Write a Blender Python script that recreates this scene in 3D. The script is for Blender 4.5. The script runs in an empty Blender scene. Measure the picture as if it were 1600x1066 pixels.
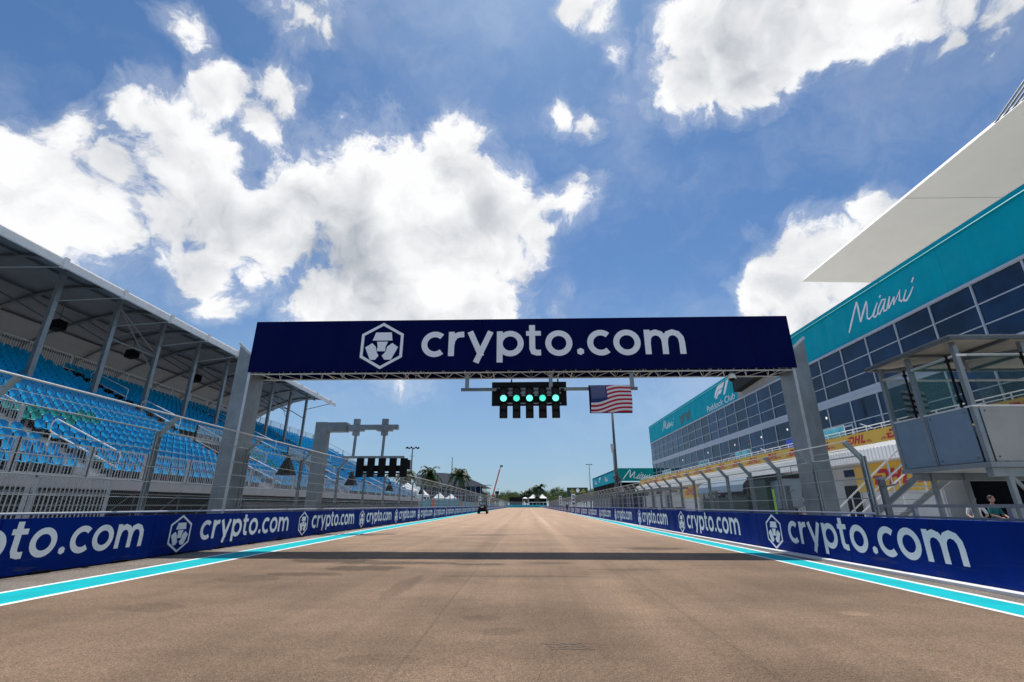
import bpy, math, random
from mathutils import Vector, Matrix, noise as mnoise
R = math.radians
random.seed(7)
sc = bpy.context.scene
col = sc.collection

# ------------------------------------------------------------------ camera
EYE = 1.34
cd = bpy.data.cameras.new('camera'); cam = bpy.data.objects.new('camera', cd); col.objects.link(cam)
cam.location = (0, 0, EYE); cam.rotation_euler = (R(90 + 19.395), 0, R(1.776))
cd.sensor_width = 36; cd.lens = 16.42; cd.clip_start = 0.05; cd.clip_end = 4000
sc.camera = cam
sc.render.resolution_x = 1024; sc.render.resolution_y = 682
sc.view_settings.view_transform = 'Standard'; sc.view_settings.look = 'None'
sc.view_settings.exposure = -0.12; sc.view_settings.gamma = 1

# ------------------------------------------------------------------ node helpers
class NT:
    def __init__(s, tree): s.t = tree; s.n = tree.nodes; s.l = tree.links
    def node(s, typ, **kw):
        n = s.n.new(typ)
        for k, v in kw.items(): setattr(n, k, v)
        return n
    def put(s, sock, v):
        if isinstance(v, bpy.types.NodeSocket): s.l.new(v, sock)
        elif v is not None:
            if sock.type == 'RGBA' and len(v) == 3: v = (*v, 1)
            sock.default_value = v
    def math(s, op, a, b=None, c=None, clamp=False):
        n = s.node('ShaderNodeMath', operation=op, use_clamp=clamp)
        s.put(n.inputs[0], a); s.put(n.inputs[1], b); s.put(n.inputs[2], c); return n.outputs[0]
    def vm(s, op, a, b=None, scale=None):
        n = s.node('ShaderNodeVectorMath', operation=op)
        s.put(n.inputs[0], a); s.put(n.inputs[1], b)
        if scale is not None: s.put(n.inputs['Scale'], scale)
        return n.outputs['Value'] if op in ('DISTANCE', 'LENGTH', 'DOT_PRODUCT') else n.outputs[0]
    def noise(s, vec, scale, detail=4, rough=.5, out=0, dist=0):
        n = s.node('ShaderNodeTexNoise'); s.put(n.inputs['Vector'], vec)
        n.inputs['Scale'].default_value = scale; n.inputs['Detail'].default_value = detail
        n.inputs['Roughness'].default_value = rough; n.inputs['Distortion'].default_value = dist
        return n.outputs[out]
    def ramp(s, v, a, b, c=0., d=1., smooth=True):
        n = s.node('ShaderNodeMapRange', interpolation_type='SMOOTHSTEP' if smooth else 'LINEAR')
        s.put(n.inputs['Value'], v)
        for k, x in zip(('From Min', 'From Max', 'To Min', 'To Max'), (a, b, c, d)): n.inputs[k].default_value = x
        return n.outputs['Result']
    def mix(s, f, a, b, blend='MIX'):
        n = s.node('ShaderNodeMix', data_type='RGBA', blend_type=blend)
        s.put(n.inputs[0], f); s.put(n.inputs[6], a); s.put(n.inputs[7], b); return n.outputs[2]
    def mapping(s, vec, scale=(1, 1, 1), loc=(0, 0, 0)):
        n = s.node('ShaderNodeMapping'); s.put(n.inputs['Vector'], vec)
        n.inputs['Scale'].default_value = scale; n.inputs['Location'].default_value = loc; return n.outputs[0]

# ------------------------------------------------------------------ sky, clouds and sun
SUN_EL, SUN_AZ = 67.0, 3.0            # elevation; azimuth right of the +Y heading
w = bpy.data.worlds.new('World'); sc.world = w; w.use_nodes = True
N = NT(w.node_tree); N.n.clear()
bg = N.node('ShaderNodeBackground'); wo = N.node('ShaderNodeOutputWorld'); N.l.new(bg.outputs[0], wo.inputs[0])
bg.inputs[1].default_value = 0.1
sky = N.node('ShaderNodeTexSky', sky_type='NISHITA', sun_disc=False)
sky.sun_elevation = R(SUN_EL); sky.sun_rotation = R(SUN_AZ); sky.air_density = 1.0; sky.dust_density = 0.4; sky.ozone_density = 3.0
D = N.vm('NORMALIZE', N.node('ShaderNodeTexCoord').outputs['Generated'])
def warp(v, scale, amt, det):
    n = N.noise(v, scale, det, .55, out=1)
    return N.vm('ADD', v, N.vm('SCALE', N.vm('SUBTRACT', n, (.5, .5, .5)), scale=amt))
DW = warp(warp(warp(D, 4.5, .10, 2), 13, .06, 4), 42, .022, 4)
CLOUDS = [(-0.15, 0.749, 0.645, 0.093, 1), (-0.228, 0.774, 0.59, 0.14, 1), (-0.078, 0.817, 0.572, 0.118, 1), (-0.321, 0.745, 0.585, 0.11, 1), (-0.16, 0.856, 0.491, 0.174, 1), (-0.3, 0.845, 0.443, 0.156, 1), (-0.408, 0.724, 0.557, 0.093, 1), (-0.468, 0.752, 0.464, 0.105, 1), (-0.383, 0.84, 0.385, 0.113, 1), (-0.04, 0.868, 0.496, 0.081, 0.9), (0.054, 0.812, 0.581, 0.058, 0.7), (-0.11, 0.911, 0.398, 0.123, 1), (-0.242, 0.899, 0.366, 0.12, 1), (-0.028, 0.905, 0.424, 0.048, 0.6), (-0.537, 0.673, 0.508, 0.079, 1), (-0.57, 0.584, 0.579, 0.067, 0.95), (-0.558, 0.623, 0.548, 0.09, 1), (-0.511, 0.57, 0.643, 0.048, 0.9), (-0.522, 0.511, 0.683, 0.033, 0.7), (-0.61, 0.543, 0.578, 0.048, 0.85), (-0.656, 0.528, 0.54, 0.05, 0.8), (-0.608, 0.645, 0.463, 0.059, 0.9), (-0.519, 0.756, 0.4, 0.056, 0.7), (-0.711, 0.548, 0.442, 0.091, 1), (-0.73, 0.537, 0.423, 0.071, 1), (-0.703, 0.581, 0.41, 0.077, 1), (-0.684, 0.602, 0.412, 0.071, 0.95), (-0.736, 0.572, 0.361, 0.073, 0.9), (-0.654, 0.596, 0.466, 0.045, 0.7), (-0.729, 0.505, 0.462, 0.046, 0.8), (-0.679, 0.519, 0.519, 0.032, 0.6), (-0.634, 0.582, 0.509, 0.05, 0.8), (-0.629, 0.625, 0.462, 0.042, 0.75), (-0.581, 0.703, 0.411, 0.073, 0.9), (-0.528, 0.71, 0.466, 0.076, 0.95), (-0.471, 0.719, 0.512, 0.079, 0.95), (-0.569, 0.656, 0.496, 0.071, 1), (-0.429, 0.608, 0.668, 0.049, 0.8), (-0.464, 0.624, 0.629, 0.041, 0.8), (0.092, 0.81, 0.579, 0.051, 0.8), (0.027, 0.848, 0.529, 0.053, 0.8), (-0.146, 0.711, 0.688, 0.054, 0.85), (-0.547, 0.762, 0.346, 0.044, 0.75), (-0.387, 0.607, 0.694, 0.026, 0.5), (-0.347, 0.657, 0.669, 0.02, 0.55), (-0.547, 0.76, 0.351, 0.035, 0.6), (-0.375, 0.538, 0.755, 0.058, 0.75), (-0.334, 0.57, 0.751, 0.038, 0.6), (-0.417, 0.52, 0.746, 0.028, 0.6), (-0.333, 0.53, 0.78, 0.038, 0.6), (0.138, 0.582, 0.801, 0.043, 0.66), (0.164, 0.621, 0.766, 0.03, 0.66), (0.07, 0.704, 0.707, 0.042, 0.75), (0.113, 0.714, 0.691, 0.04, 0.75), (0.182, 0.68, 0.71, 0.027, 0.55), (0.218, 0.691, 0.689, 0.02, 0.45), (0.08, 0.912, 0.403, 0.04, 0.68), (0.109, 0.572, 0.813, 0.04, 0.75), (0.217, 0.684, 0.697, 0.031, 0.6), (0.092, 0.788, 0.609, 0.038, 0.7), (0.356, 0.578, 0.734, 0.115, 1), (0.301, 0.56, 0.772, 0.076, 1), (0.482, 0.545, 0.686, 0.052, 0.9), (0.307, 0.631, 0.712, 0.078, 1), (0.426, 0.561, 0.71, 0.091, 1), (0.396, 0.618, 0.679, 0.069, 1), (0.448, 0.603, 0.66, 0.043, 0.75), (0.283, 0.673, 0.683, 0.038, 0.7), (0.45, 0.528, 0.72, 0.052, 0.9), (0.337, 0.669, 0.663, 0.032, 0.7), (0.52, 0.538, 0.663, 0.042, 0.85), (0.532, 0.509, 0.677, 0.045, 0.85), (0.576, 0.493, 0.652, 0.042, 0.8), (0.612, 0.495, 0.617, 0.034, 0.75), (0.632, 0.469, 0.617, 0.039, 0.8), (0.647, 0.451, 0.615, 0.034, 0.8), (0.602, 0.473, 0.643, 0.041, 0.8), (0.58, 0.534, 0.616, 0.02, 0.5), (0.643, 0.492, 0.587, 0.016, 0.55), (0.498, 0.502, 0.708, 0.049, 0.75), (0.528, 0.741, 0.414, 0.081, 1), (0.568, 0.686, 0.454, 0.052, 0.9), (0.481, 0.797, 0.366, 0.08, 1), (0.435, 0.828, 0.355, 0.051, 0.9), (0.562, 0.743, 0.364, 0.078, 1), (0.594, 0.666, 0.452, 0.032, 0.8), (0.508, 0.801, 0.317, 0.084, 1), (0.419, 0.771, 0.48, 0.02, 0.45)]
DARKS = [(-0.369, 0.817, 0.444, 0.086, 0.75), (-0.3, 0.845, 0.443, 0.07, 0.6), (-0.424, 0.809, 0.406, 0.065, 0.5), (-0.126, 0.767, 0.629, 0.058, 0.3), (0.383, 0.572, 0.725, 0.075, 0.55), (0.326, 0.62, 0.714, 0.051, 0.4), (0.517, 0.796, 0.315, 0.056, 0.3), (-0.338, 0.861, 0.38, 0.076, 0.5)]
f = None
for (x, y, z, r, s) in CLOUDS:
    d = N.vm('DISTANCE', DW, (x, y, z))
    v = N.math('MULTIPLY_ADD', d, -s * .62 / r, s)          # falls to .38 s at the blob's radius
    f = v if f is None else N.math('SMOOTH_MAX', f, v, .12)
g = None
for (x, y, z, r, s) in DARKS:
    v = N.math('MULTIPLY_ADD', N.vm('DISTANCE', DW, (x, y, z)), -s / (r * 1.5), s)
    g = v if g is None else N.math('SMOOTH_MAX', g, v, .1)
fb = N.noise(DW, 8, 10, .66)
fbs = N.noise(DW, 8, 4, .5)
fb2 = N.noise(N.vm('ADD', DW, (.004, .014, .026)), 8, 4, .5)   # sampled a little towards the sun: relief
# wisps elsewhere in the sky, also behind the camera
cirr = N.ramp(N.noise(N.mapping(DW, (2, 2, 3), (3, 1, 5)), 1.5, 7, .62), .42, .72, 0, .8)
sep = N.node('ShaderNodeSeparateXYZ'); N.put(sep.inputs[0], D)
back = N.ramp(sep.outputs[1], .15, -.25)
backcl = N.math('MULTIPLY', back, N.ramp(N.noise(D, 3.2, 7, .6), .55, .66))
dens0 = N.math('MULTIPLY_ADD', N.math('SUBTRACT', fb, .5), 1.35, f)
dens = N.ramp(dens0, .36, .61)
thin = N.ramp(dens0, .14, .5, 0, .24)
dens = N.math('MAXIMUM', N.math('MAXIMUM', dens, thin), N.math('MULTIPLY', cirr, .22))
dens = N.math('MAXIMUM', dens, backcl)
relief = N.math('MULTIPLY', N.math('SUBTRACT', fbs, fb2), 1.7)
shade = N.math('ADD', N.ramp(dens0, .70, 1.15, 0, .34), N.math('MAXIMUM', N.math('MULTIPLY', g, .62), 0))
shade = N.math('SUBTRACT', shade, relief)
shade = N.math('ADD', shade, N.ramp(N.noise(D, 5, 3, .45), .42, .70, 0, .34), None, clamp=True)
cc = N.mix(shade, (10.8, 10.8, 10.9), (3.5, 4.0, 4.7))
# the photograph's clear sky: a touch deeper overhead, paler at the horizon
hs = N.node('ShaderNodeHueSaturation'); N.put(hs.inputs['Color'], sky.outputs[0]); hs.inputs['Saturation'].default_value = 1.03; hs.inputs['Value'].default_value = 1.0
tint = N.mix(N.ramp(sep.outputs[2], .0, .75), (.84, .96, 1.12), (.74, 1.00, 1.17))
skc = N.mix(1.0, hs.outputs[0], tint, 'MULTIPLY')
skc = N.mix(N.ramp(sep.outputs[2], .50, .0, 0, .62), skc, (3.3, 5.1, 7.0))
fin = N.mix(dens, skc, cc)
N.put(bg.inputs[0], fin)
try: w.cycles.sampling_method = 'MANUAL'; w.cycles.sample_map_resolution = 512
except Exception: pass

sl = bpy.data.lights.new('sun', 'SUN'); sl.energy = 5.0; sl.angle = R(.53); sl.color = (1, .955, .89)
so = bpy.data.objects.new('sun', sl); col.objects.link(so)
sd = Vector((math.sin(R(SUN_AZ)) * math.cos(R(SUN_EL)), math.cos(R(SUN_AZ)) * math.cos(R(SUN_EL)), math.sin(R(SUN_EL))))
so.rotation_euler = sd.to_track_quat('Z', 'Y').to_euler(); so.location = (0, 0, 60)

# ------------------------------------------------------------------ materials
def mat(name, color, rough=.6, metal=0., spec=.5, var=.0, vscale=3., bump=0., bscale=30., emit=None, est=0., trans=0., alpha=1., streak=None):
    m = bpy.data.materials.new(name); m.use_nodes = True
    T = NT(m.node_tree); b = T.n['Principled BSDF']
    b.inputs['Roughness'].default_value = rough; b.inputs['Metallic'].default_value = metal
    b.inputs['Specular IOR Level'].default_value = spec
    tc = T.node('ShaderNodeTexCoord').outputs['Object']
    if var > 0:
        n1 = T.noise(tc, vscale, 6, .6)
        v = tc if streak is None else T.mapping(tc, streak)
        n2 = T.noise(v, vscale * 3.1, 4, .6)
        f = T.math('ADD', T.math('MULTIPLY', n1, .6), T.math('MULTIPLY', n2, .4))
        k = T.ramp(f, .3, .7, 1 - var, 1 + var)
        c = T.vm('SCALE', (*color,)[:3], scale=k)
        T.put(b.inputs['Base Color'], c)
        T.put(b.inputs['Roughness'], T.ramp(n2, .2, .8, max(.02, rough * (1 - var)), min(1, rough * (1 + var))))
    else: b.inputs['Base Color'].default_value = (*color, 1)
    if bump > 0:
        bn = T.node('ShaderNodeBump'); bn.inputs['Strength'].default_value = bump; bn.inputs['Distance'].default_value = .02
        T.put(bn.inputs['Height'], T.noise(tc, bscale, 4, .6)); T.l.new(bn.outputs[0], b.inputs['Normal'])
    if emit is not None:
        b.inputs['Emission Color'].default_value = (*emit, 1); b.inputs['Emission Strength'].default_value = est
    if trans > 0: b.inputs['Transmission Weight'].default_value = trans
    if alpha < 1: b.inputs['Alpha'].default_value = alpha
    return m

M = {}
M['navy'] = mat('banner_navy', (.0012, .0045, .060), .7, spec=.12, var=.10, vscale=.8, bump=.15, bscale=1.2)
M['blue'] = mat('barrier_blue', (.0012, .018, .20), .6, spec=.10, var=.10, vscale=1.2)
M['print'] = mat('white_print', (.88, .90, .94), .5, var=.03)
M['galv'] = mat('galvanised_steel', (.27, .30, .315), .45, metal=.45, var=.16, vscale=2.5, streak=(1, 1, .2))
M['galvd'] = mat('weathered_steel', (.13, .145, .155), .5, metal=.4, var=.2, vscale=3)
M['pillar'] = mat('galvanised_plate', (.235, .262, .275), .5, metal=.3, var=.20, vscale=1.6, streak=(1, 1, .25), bump=.06, bscale=60)
M['alu'] = mat('aluminium', (.56, .575, .585), .42, metal=.25, var=.10)
M['white'] = mat('white_paint', (.80, .80, .79), .5, var=.04)
M['offw'] = mat('off_white_panel', (.58, .585, .58), .6, var=.07, vscale=.7)
M['dark'] = mat('dark_void', (.006, .007, .009), .9, spec=.1)
M['black'] = mat('black_plastic', (.005, .005, .006), .6, spec=.2)
M['teal'] = mat('teal_cladding', (.0005, .33, .42), .6, spec=.08, var=.06, vscale=.25)
M['tealg'] = mat('green_teal_cladding', (.001, .29, .28), .6, spec=.1, var=.06, vscale=.25)
M['cyan'] = mat('cyan_line_paint', (.001, .40, .44), .75, spec=.12, var=.08, vscale=2)
M['line'] = mat('white_line_paint', (.80, .80, .80), .6, var=.06, vscale=3)
M['seat'] = mat('blue_seat_plastic', (.0003, .33, .63), .6, spec=.05, var=.10, vscale=2)
M['seatg'] = mat('teal_seat_plastic', (.001, .28, .26), .5, spec=.2, var=.10, vscale=2)
M['concrete'] = mat('concrete', (.36, .355, .34), .85, var=.12, vscale=1.5, bump=.2)
M['deck'] = mat('aluminium_decking', (.45, .45, .46), .6, metal=.2, var=.12, vscale=2)
M['fabric'] = mat('roof_fabric', (.21, .22, .23), .7, var=.06, vscale=.5)
M['frame'] = mat('window_frame', (.40, .46, .55), .5, metal=.0, var=.04)
M['yellow'] = mat('yellow_board', (.70, .43, .05), .55, var=.06)
M['red'] = mat('red_print', (.48, .012, .03), .55, var=.04)
M['orange'] = mat('orange_plastic', (.75, .16, .02), .5)
M['green'] = mat('dark_green_board', (.004, .045, .03), .5, var=.1)
M['gold'] = mat('gold_print', (.62, .48, .06), .5)
M['palm'] = mat('palm_leaf', (.03, .065, .016), .6, var=.35, vscale=1.2)
M['leaf'] = mat('tree_leaf', (.085, .14, .03), .6, var=.4, vscale=.6)
M['bark'] = mat('bark', (.16, .12, .085), .9, var=.2, vscale=3, bump=.4)
M['skin'] = mat('skin', (.42, .24, .17), .6)
M['hair'] = mat('dark_hair', (.02, .014, .01), .7)
M['crane'] = mat('red_crane_paint', (.50, .10, .05), .5, var=.1)
M['canopy'] = mat('canopy_soffit', (.88, .87, .84), .85, spec=.1, var=.03, vscale=.08)
M['rubber'] = mat('tyre_rubber', (.015, .015, .015), .85)
M['bluefence'] = mat('blue_fence_banner', (.03, .42, .60), .6, var=.2, vscale=.3)
M['lamp'] = mat('lit_green_lamp', (.2, .9, .7), .3, emit=(.14, .95, .66), est=1.7)
M['lamp2'] = mat('dim_green_lamp', (.1, .7, .5), .3, emit=(.05, .72, .52), est=1.25)
M['lampoff'] = mat('unlit_lamp_glass', (.006, .005, .005), .45, spec=.3)
M['clight'] = mat('lit_ceiling_lamp', (.9, .85, .8), .4, emit=(1, .93, .82), est=1.1)
M['brown'] = mat('plywood_soffit', (.50, .45, .38), .8, var=.18, vscale=2.5)

def glass(name, tint, rough=.04, base=(.012, .03, .055), alpha=1., refl=.5, wavy=.05):
    m = bpy.data.materials.new(name); m.use_nodes = True
    T = NT(m.node_tree); b = T.n['Principled BSDF']
    tc = T.node('ShaderNodeTexCoord').outputs['Object']
    oi = T.node('ShaderNodeObjectInfo').outputs['Random']
    T.put(b.inputs['Base Color'], T.vm('SCALE', base, scale=T.math('MULTIPLY', T.ramp(T.noise(tc, .35, 3, .6), .3, .7, .5, 1.7), T.ramp(oi, 0, 1, .5, 2.2, False))))
    b.inputs['Roughness'].default_value = rough; b.inputs['Specular IOR Level'].default_value = refl
    b.inputs['Specular Tint'].default_value = (*tint, 1)
    b.inputs['Alpha'].default_value = alpha
    bn = T.node('ShaderNodeBump'); bn.inputs['Strength'].default_value = wavy; bn.inputs['Distance'].default_value = .05
    T.put(bn.inputs['Height'], T.noise(tc, .7, 2, .5)); T.l.new(bn.outputs[0], b.inputs['Normal'])
    return m
M['glass'] = glass('blue_window_glass', (.75, .88, 1), base=(.003, .012, .034), refl=.42)
M['booth_glass'] = glass('green_tinted_glass', (.8, 1, .95), base=(.015, .08, .07), alpha=.20, wavy=.0)
M['clear'] = glass('clear_balustrade_glass', (.8, 1, 1), base=(.10, .42, .46), alpha=.45)

# printed banner and barrier sheets: seams, creases, scuffs low down
def sheet_mat(name, colour, axis, pitch, scuff, spec=.12, wave=.3):
    m = bpy.data.materials.new(name); m.use_nodes = True; T = NT(m.node_tree); b = T.n['Principled BSDF']
    P = T.node('ShaderNodeNewGeometry').outputs['Position']; s_ = T.node('ShaderNodeSeparateXYZ'); T.put(s_.inputs[0], P)
    u = s_.outputs[axis]; z = s_.outputs[2]
    k = T.ramp(T.noise(P, .9, 5, .6), .3, .7, .88 if scuff else .95, 1.14 if scuff else 1.05)
    seam = T.math('ABSOLUTE', T.math('SUBTRACT', T.math('FRACT', T.math('DIVIDE', u, pitch)), .5))
    k = T.math('MULTIPLY', k, T.ramp(seam, 0, .018 / pitch, .45, 1))
    crease = T.noise(T.mapping(P, (.9, .9, .25)), 1.6, 3, .5)
    if scuff:
        n = T.noise(T.mapping(P, (1, .35, 4)), 2.6, 7, .68)
        f = T.math('MULTIPLY', T.ramp(n, .54, .70), T.ramp(z, .75, .02, 0, 1))
        n2 = T.noise(T.mapping(P, (1, .12, 7)), 3.5, 5, .7)
        f = T.math('MAXIMUM', f, T.math('MULTIPLY', T.ramp(n2, .64, .74), .35))
        c = T.mix(T.math('MULTIPLY', f, .5), T.vm('SCALE', colour, scale=k), (.10, .095, .09))
    else: c = T.vm('SCALE', colour, scale=k)
    T.put(b.inputs['Base Color'], c); T.put(b.inputs['Roughness'], T.ramp(crease, .3, .7, .5, .75)); b.inputs['Specular IOR Level'].default_value = spec
    bn = T.node('ShaderNodeBump'); bn.inputs['Strength'].default_value = wave; bn.inputs['Distance'].default_value = .25
    T.put(bn.inputs['Height'], crease); T.l.new(bn.outputs[0], b.inputs['Normal']); return m
M['navy'] = sheet_mat('gantry_banner_sheet', (.0012, .0045, .060), 0, 3.43, False, .06, .35)
M['blue'] = sheet_mat('barrier_sheet', (.0010, .022, .20), 1, 4.0, True, .05, .12)
M['teal'] = sheet_mat('teal_cladding_sheet', (.0005, .37, .48), 1, 6.2, False, .06, .15)
def worn_paint(name, colour):
    m = bpy.data.materials.new(name); m.use_nodes = True; T = NT(m.node_tree); b = T.n['Principled BSDF']
    P = T.node('ShaderNodeNewGeometry').outputs['Position']
    k = T.ramp(T.noise(P, 2.2, 6, .6), .3, .7, .90, 1.08); g = T.noise(P, 60, 3, .7)
    w_ = T.math('MULTIPLY', T.ramp(g, .60, .72), .55)
    tr = T.ramp(T.noise(T.mapping(P, (3, .25, 1)), 1.2, 5, .65), .60, .76, 0, .35)
    c = T.mix(T.math('MAXIMUM', w_, tr), T.vm('SCALE', colour, scale=k), (.12, .10, .085))
    T.put(b.inputs['Base Color'], c); b.inputs['Roughness'].default_value = .8; b.inputs['Specular IOR Level'].default_value = .12
    bn = T.node('ShaderNodeBump'); bn.inputs['Strength'].default_value = .3; bn.inputs['Distance'].default_value = .01; T.put(bn.inputs['Height'], g); T.l.new(bn.outputs[0], b.inputs['Normal']); return m
M['cyan'] = worn_paint('cyan_line_paint', (.001, .42, .46)); M['line'] = worn_paint('white_line_paint', (.78, .78, .78))

# chain-link mesh: wires in a diamond weave, the holes are transparent
def mesh_mat(name, cell, wire):
    m = bpy.data.materials.new(name); m.use_nodes = True
    T = NT(m.node_tree); b = T.n['Principled BSDF']; out = T.n['Material Output']
    b.inputs['Base Color'].default_value = (.30, .32, .33, 1); b.inputs['Metallic'].default_value = .5; b.inputs['Roughness'].default_value = .5
    tc = T.node('ShaderNodeTexCoord').outputs['Object']
    s = T.node('ShaderNodeSeparateXYZ'); T.put(s.inputs[0], tc)
    hv = T.math('ADD', s.outputs[2], T.math('MULTIPLY', s.outputs[0], .8))
    def wv(sgn):
        q = T.math('MULTIPLY_ADD', hv, sgn, s.outputs[1])
        fr = T.math('FRACT', T.math('DIVIDE', q, cell))
        return T.math('LESS_THAN', fr, wire)
    fct = T.math('MAXIMUM', wv(1), wv(-1))
    tr = T.node('ShaderNodeBsdfTransparent'); mx = T.node('ShaderNodeMixShader')
    T.put(mx.inputs[0], fct); T.l.new(tr.outputs[0], mx.inputs[1]); T.l.new(b.outputs[0], mx.inputs[2]); T.l.new(mx.outputs[0], out.inputs[0])
    return m
M['chain'] = mesh_mat('chain_link_mesh', .07, .08)
M['scrim'] = mesh_mat('scrim_mesh', .03, .22)

# ------------------------------------------------------------------ mesh builder
LOC = {}
class MB:
    def __init__(s): s.v = []; s.f = []; s.m = []
    def face(s, pts, mi=0):
        i = len(s.v); s.v += [tuple(p) for p in pts]; s.f.append(tuple(range(i, i + len(pts)))); s.m.append(mi); return s
    def hexa(s, p, mi=0):      # 8 points: bottom 0-3 ccw, top 4-7
        i = len(s.v); s.v += [tuple(q) for q in p]
        for q in ((3, 2, 1, 0), (4, 5, 6, 7), (0, 1, 5, 4), (1, 2, 6, 5), (2, 3, 7, 6), (3, 0, 4, 7)):
            s.f.append(tuple(i + k for k in q)); s.m.append(mi)
        return s
    def box(s, x0, x1, y0, y1, z0, z1, mi=0):
        x0, x1 = sorted((x0, x1)); y0, y1 = sorted((y0, y1)); z0, z1 = sorted((z0, z1))
        return s.hexa([(x0, y0, z0), (x1, y0, z0), (x1, y1, z0), (x0, y1, z0), (x0, y0, z1), (x1, y0, z1), (x1, y1, z1), (x0, y1, z1)], mi)
    def bar(s, p, q, w, h=None, mi=0, up=(0, 0, 1)):
        p = Vector(p); q = Vector(q); d = (q - p)
        if d.length < 1e-6: return s
        d.normalize(); h = h or w; u = Vector(up)
        if abs(d.dot(u)) > .98: u = Vector((0, 1, 0))
        a = d.cross(u).normalized() * w / 2; b = a.cross(d).normalized() * h / 2
        return s.hexa([p - a - b, p + a - b, q + a - b, q - a - b, p - a + b, p + a + b, q + a + b, q - a + b], mi)
    def tube(s, pts, r, n=6, mi=0, cap=True):
        pts = [Vector(p) for p in pts]; rs = r if isinstance(r, (list, tuple)) else [r] * len(pts)
        base = len(s.v); ref = None
        for k, p in enumerate(pts):
            if k == 0: d = pts[1] - p
            elif k == len(pts) - 1: d = p - pts[k - 1]
            else: d = (pts[k + 1] - p).normalized() + (p - pts[k - 1]).normalized()
            d.normalize()
            if ref is None:
                ref = Vector((0, 0, 1)) if abs(d.z) < .9 else Vector((1, 0, 0))
            a = d.cross(ref).normalized(); b = d.cross(a).normalized(); ref = a.cross(d) * -1 if False else ref
            for j in range(n):
                t = 2 * math.pi * j / n; s.v.append(tuple(p + (a * math.cos(t) + b * math.sin(t)) * rs[k]))
        for k in range(len(pts) - 1):
            for j in range(n):
                a0 = base + k * n + j; a1 = base + k * n + (j + 1) % n
                s.f.append((a0, a1, a1 + n, a0 + n)); s.m.append(mi)
        if cap:
            s.f.append(tuple(base + j for j in reversed(range(n)))); s.m.append(mi)
            s.f.append(tuple(base + (len(pts) - 1) * n + j for j in range(n))); s.m.append(mi)
        return s
    def ball(s, c, r, n=10, m=7, mi=0):
        r = r if isinstance(r, (list, tuple)) else (r, r, r); base = len(s.v)
        for i in range(m + 1):
            t = math.pi * i / m
            for j in range(n):
                a = 2 * math.pi * j / n
                s.v.append((c[0] + r[0] * math.sin(t) * math.cos(a), c[1] + r[1] * math.sin(t) * math.sin(a), c[2] + r[2] * math.cos(t)))
        for i in range(m):
            for j in range(n):
                a0 = base + i * n + j; a1 = base + i * n + (j + 1) % n
                s.f.append((a0, a0 + n, a1 + n, a1)); s.m.append(mi)
        return s
    def prism(s, poly, fn, t, mi=0):   # poly in (u,v); fn(u,v,w)->3D; extruded by t in w
        n = len(poly); i = len(s.v)
        s.v += [tuple(fn(u, v, 0)) for u, v in poly] + [tuple(fn(u, v, t)) for u, v in poly]
        s.f.append(tuple(i + k for k in reversed(range(n)))); s.m.append(mi)
        s.f.append(tuple(i + n + k for k in range(n))); s.m.append(mi)
        for k in range(n):
            k2 = (k + 1) % n; s.f.append((i + k, i + k2, i + n + k2, i + n + k)); s.m.append(mi)
        return s
    def build(s, name, mats, parent=None, smooth=False):
        me = bpy.data.meshes.new(name)
        off = Vector(LOC.get(parent.name, (0, 0, 0))) if parent else Vector((0, 0, 0))
        me.from_pydata([tuple(Vector(v) - off) for v in s.v], [], s.f)
        for m in (mats if isinstance(mats, (list, tuple)) else [mats]): me.materials.append(M[m] if isinstance(m, str) else m)
        if len(me.materials) > 1: me.polygons.foreach_set('material_index', s.m)
        if smooth: me.polygons.foreach_set('use_smooth', [True] * len(me.polygons))
        me.update()
        o = bpy.data.objects.new(name, me); col.objects.link(o)
        if parent: o.parent = parent; LOC[o.name] = tuple(off)
        return o
def tag(o, label=None, cat=None, group=None, kind=None):
    if label: o['label'] = label
    if cat: o['category'] = cat
    if group: o['group'] = group
    if kind: o['kind'] = kind
    return o
def root(name, loc, label, cat, group=None):
    o = bpy.data.objects.new(name, None); col.objects.link(o); o.location = loc; o.empty_display_size = .3
    LOC[o.name] = tuple(loc); return tag(o, label, cat, group)
def copy_tree(o, parent=None):
    c = o.copy(); col.objects.link(c)
    if parent: c.parent = parent
    for ch in list(o.children): copy_tree(ch, c)
    return c
ORD = ['nearest', 'second', 'third', 'fourth', 'fifth', 'sixth', 'seventh', 'eighth', 'ninth', 'tenth', 'eleventh', 'twelfth', 'thirteenth', 'fourteenth', 'fifteenth', 'sixteenth', 'seventeenth', 'eighteenth', 'nineteenth', 'twentieth']
def ordi(k):
    if k < 20: return ORD[k]
    t = ['', '', 'twenty', 'thirty', 'forty', 'fifty', 'sixty'][(k + 1) // 10]; u = (k + 1) % 10
    return (t[:-1] + 'ieth') if u == 0 else t + '-' + ['', 'first'][1] if u == 1 else t + '-' + ORD[u - 1]

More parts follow.
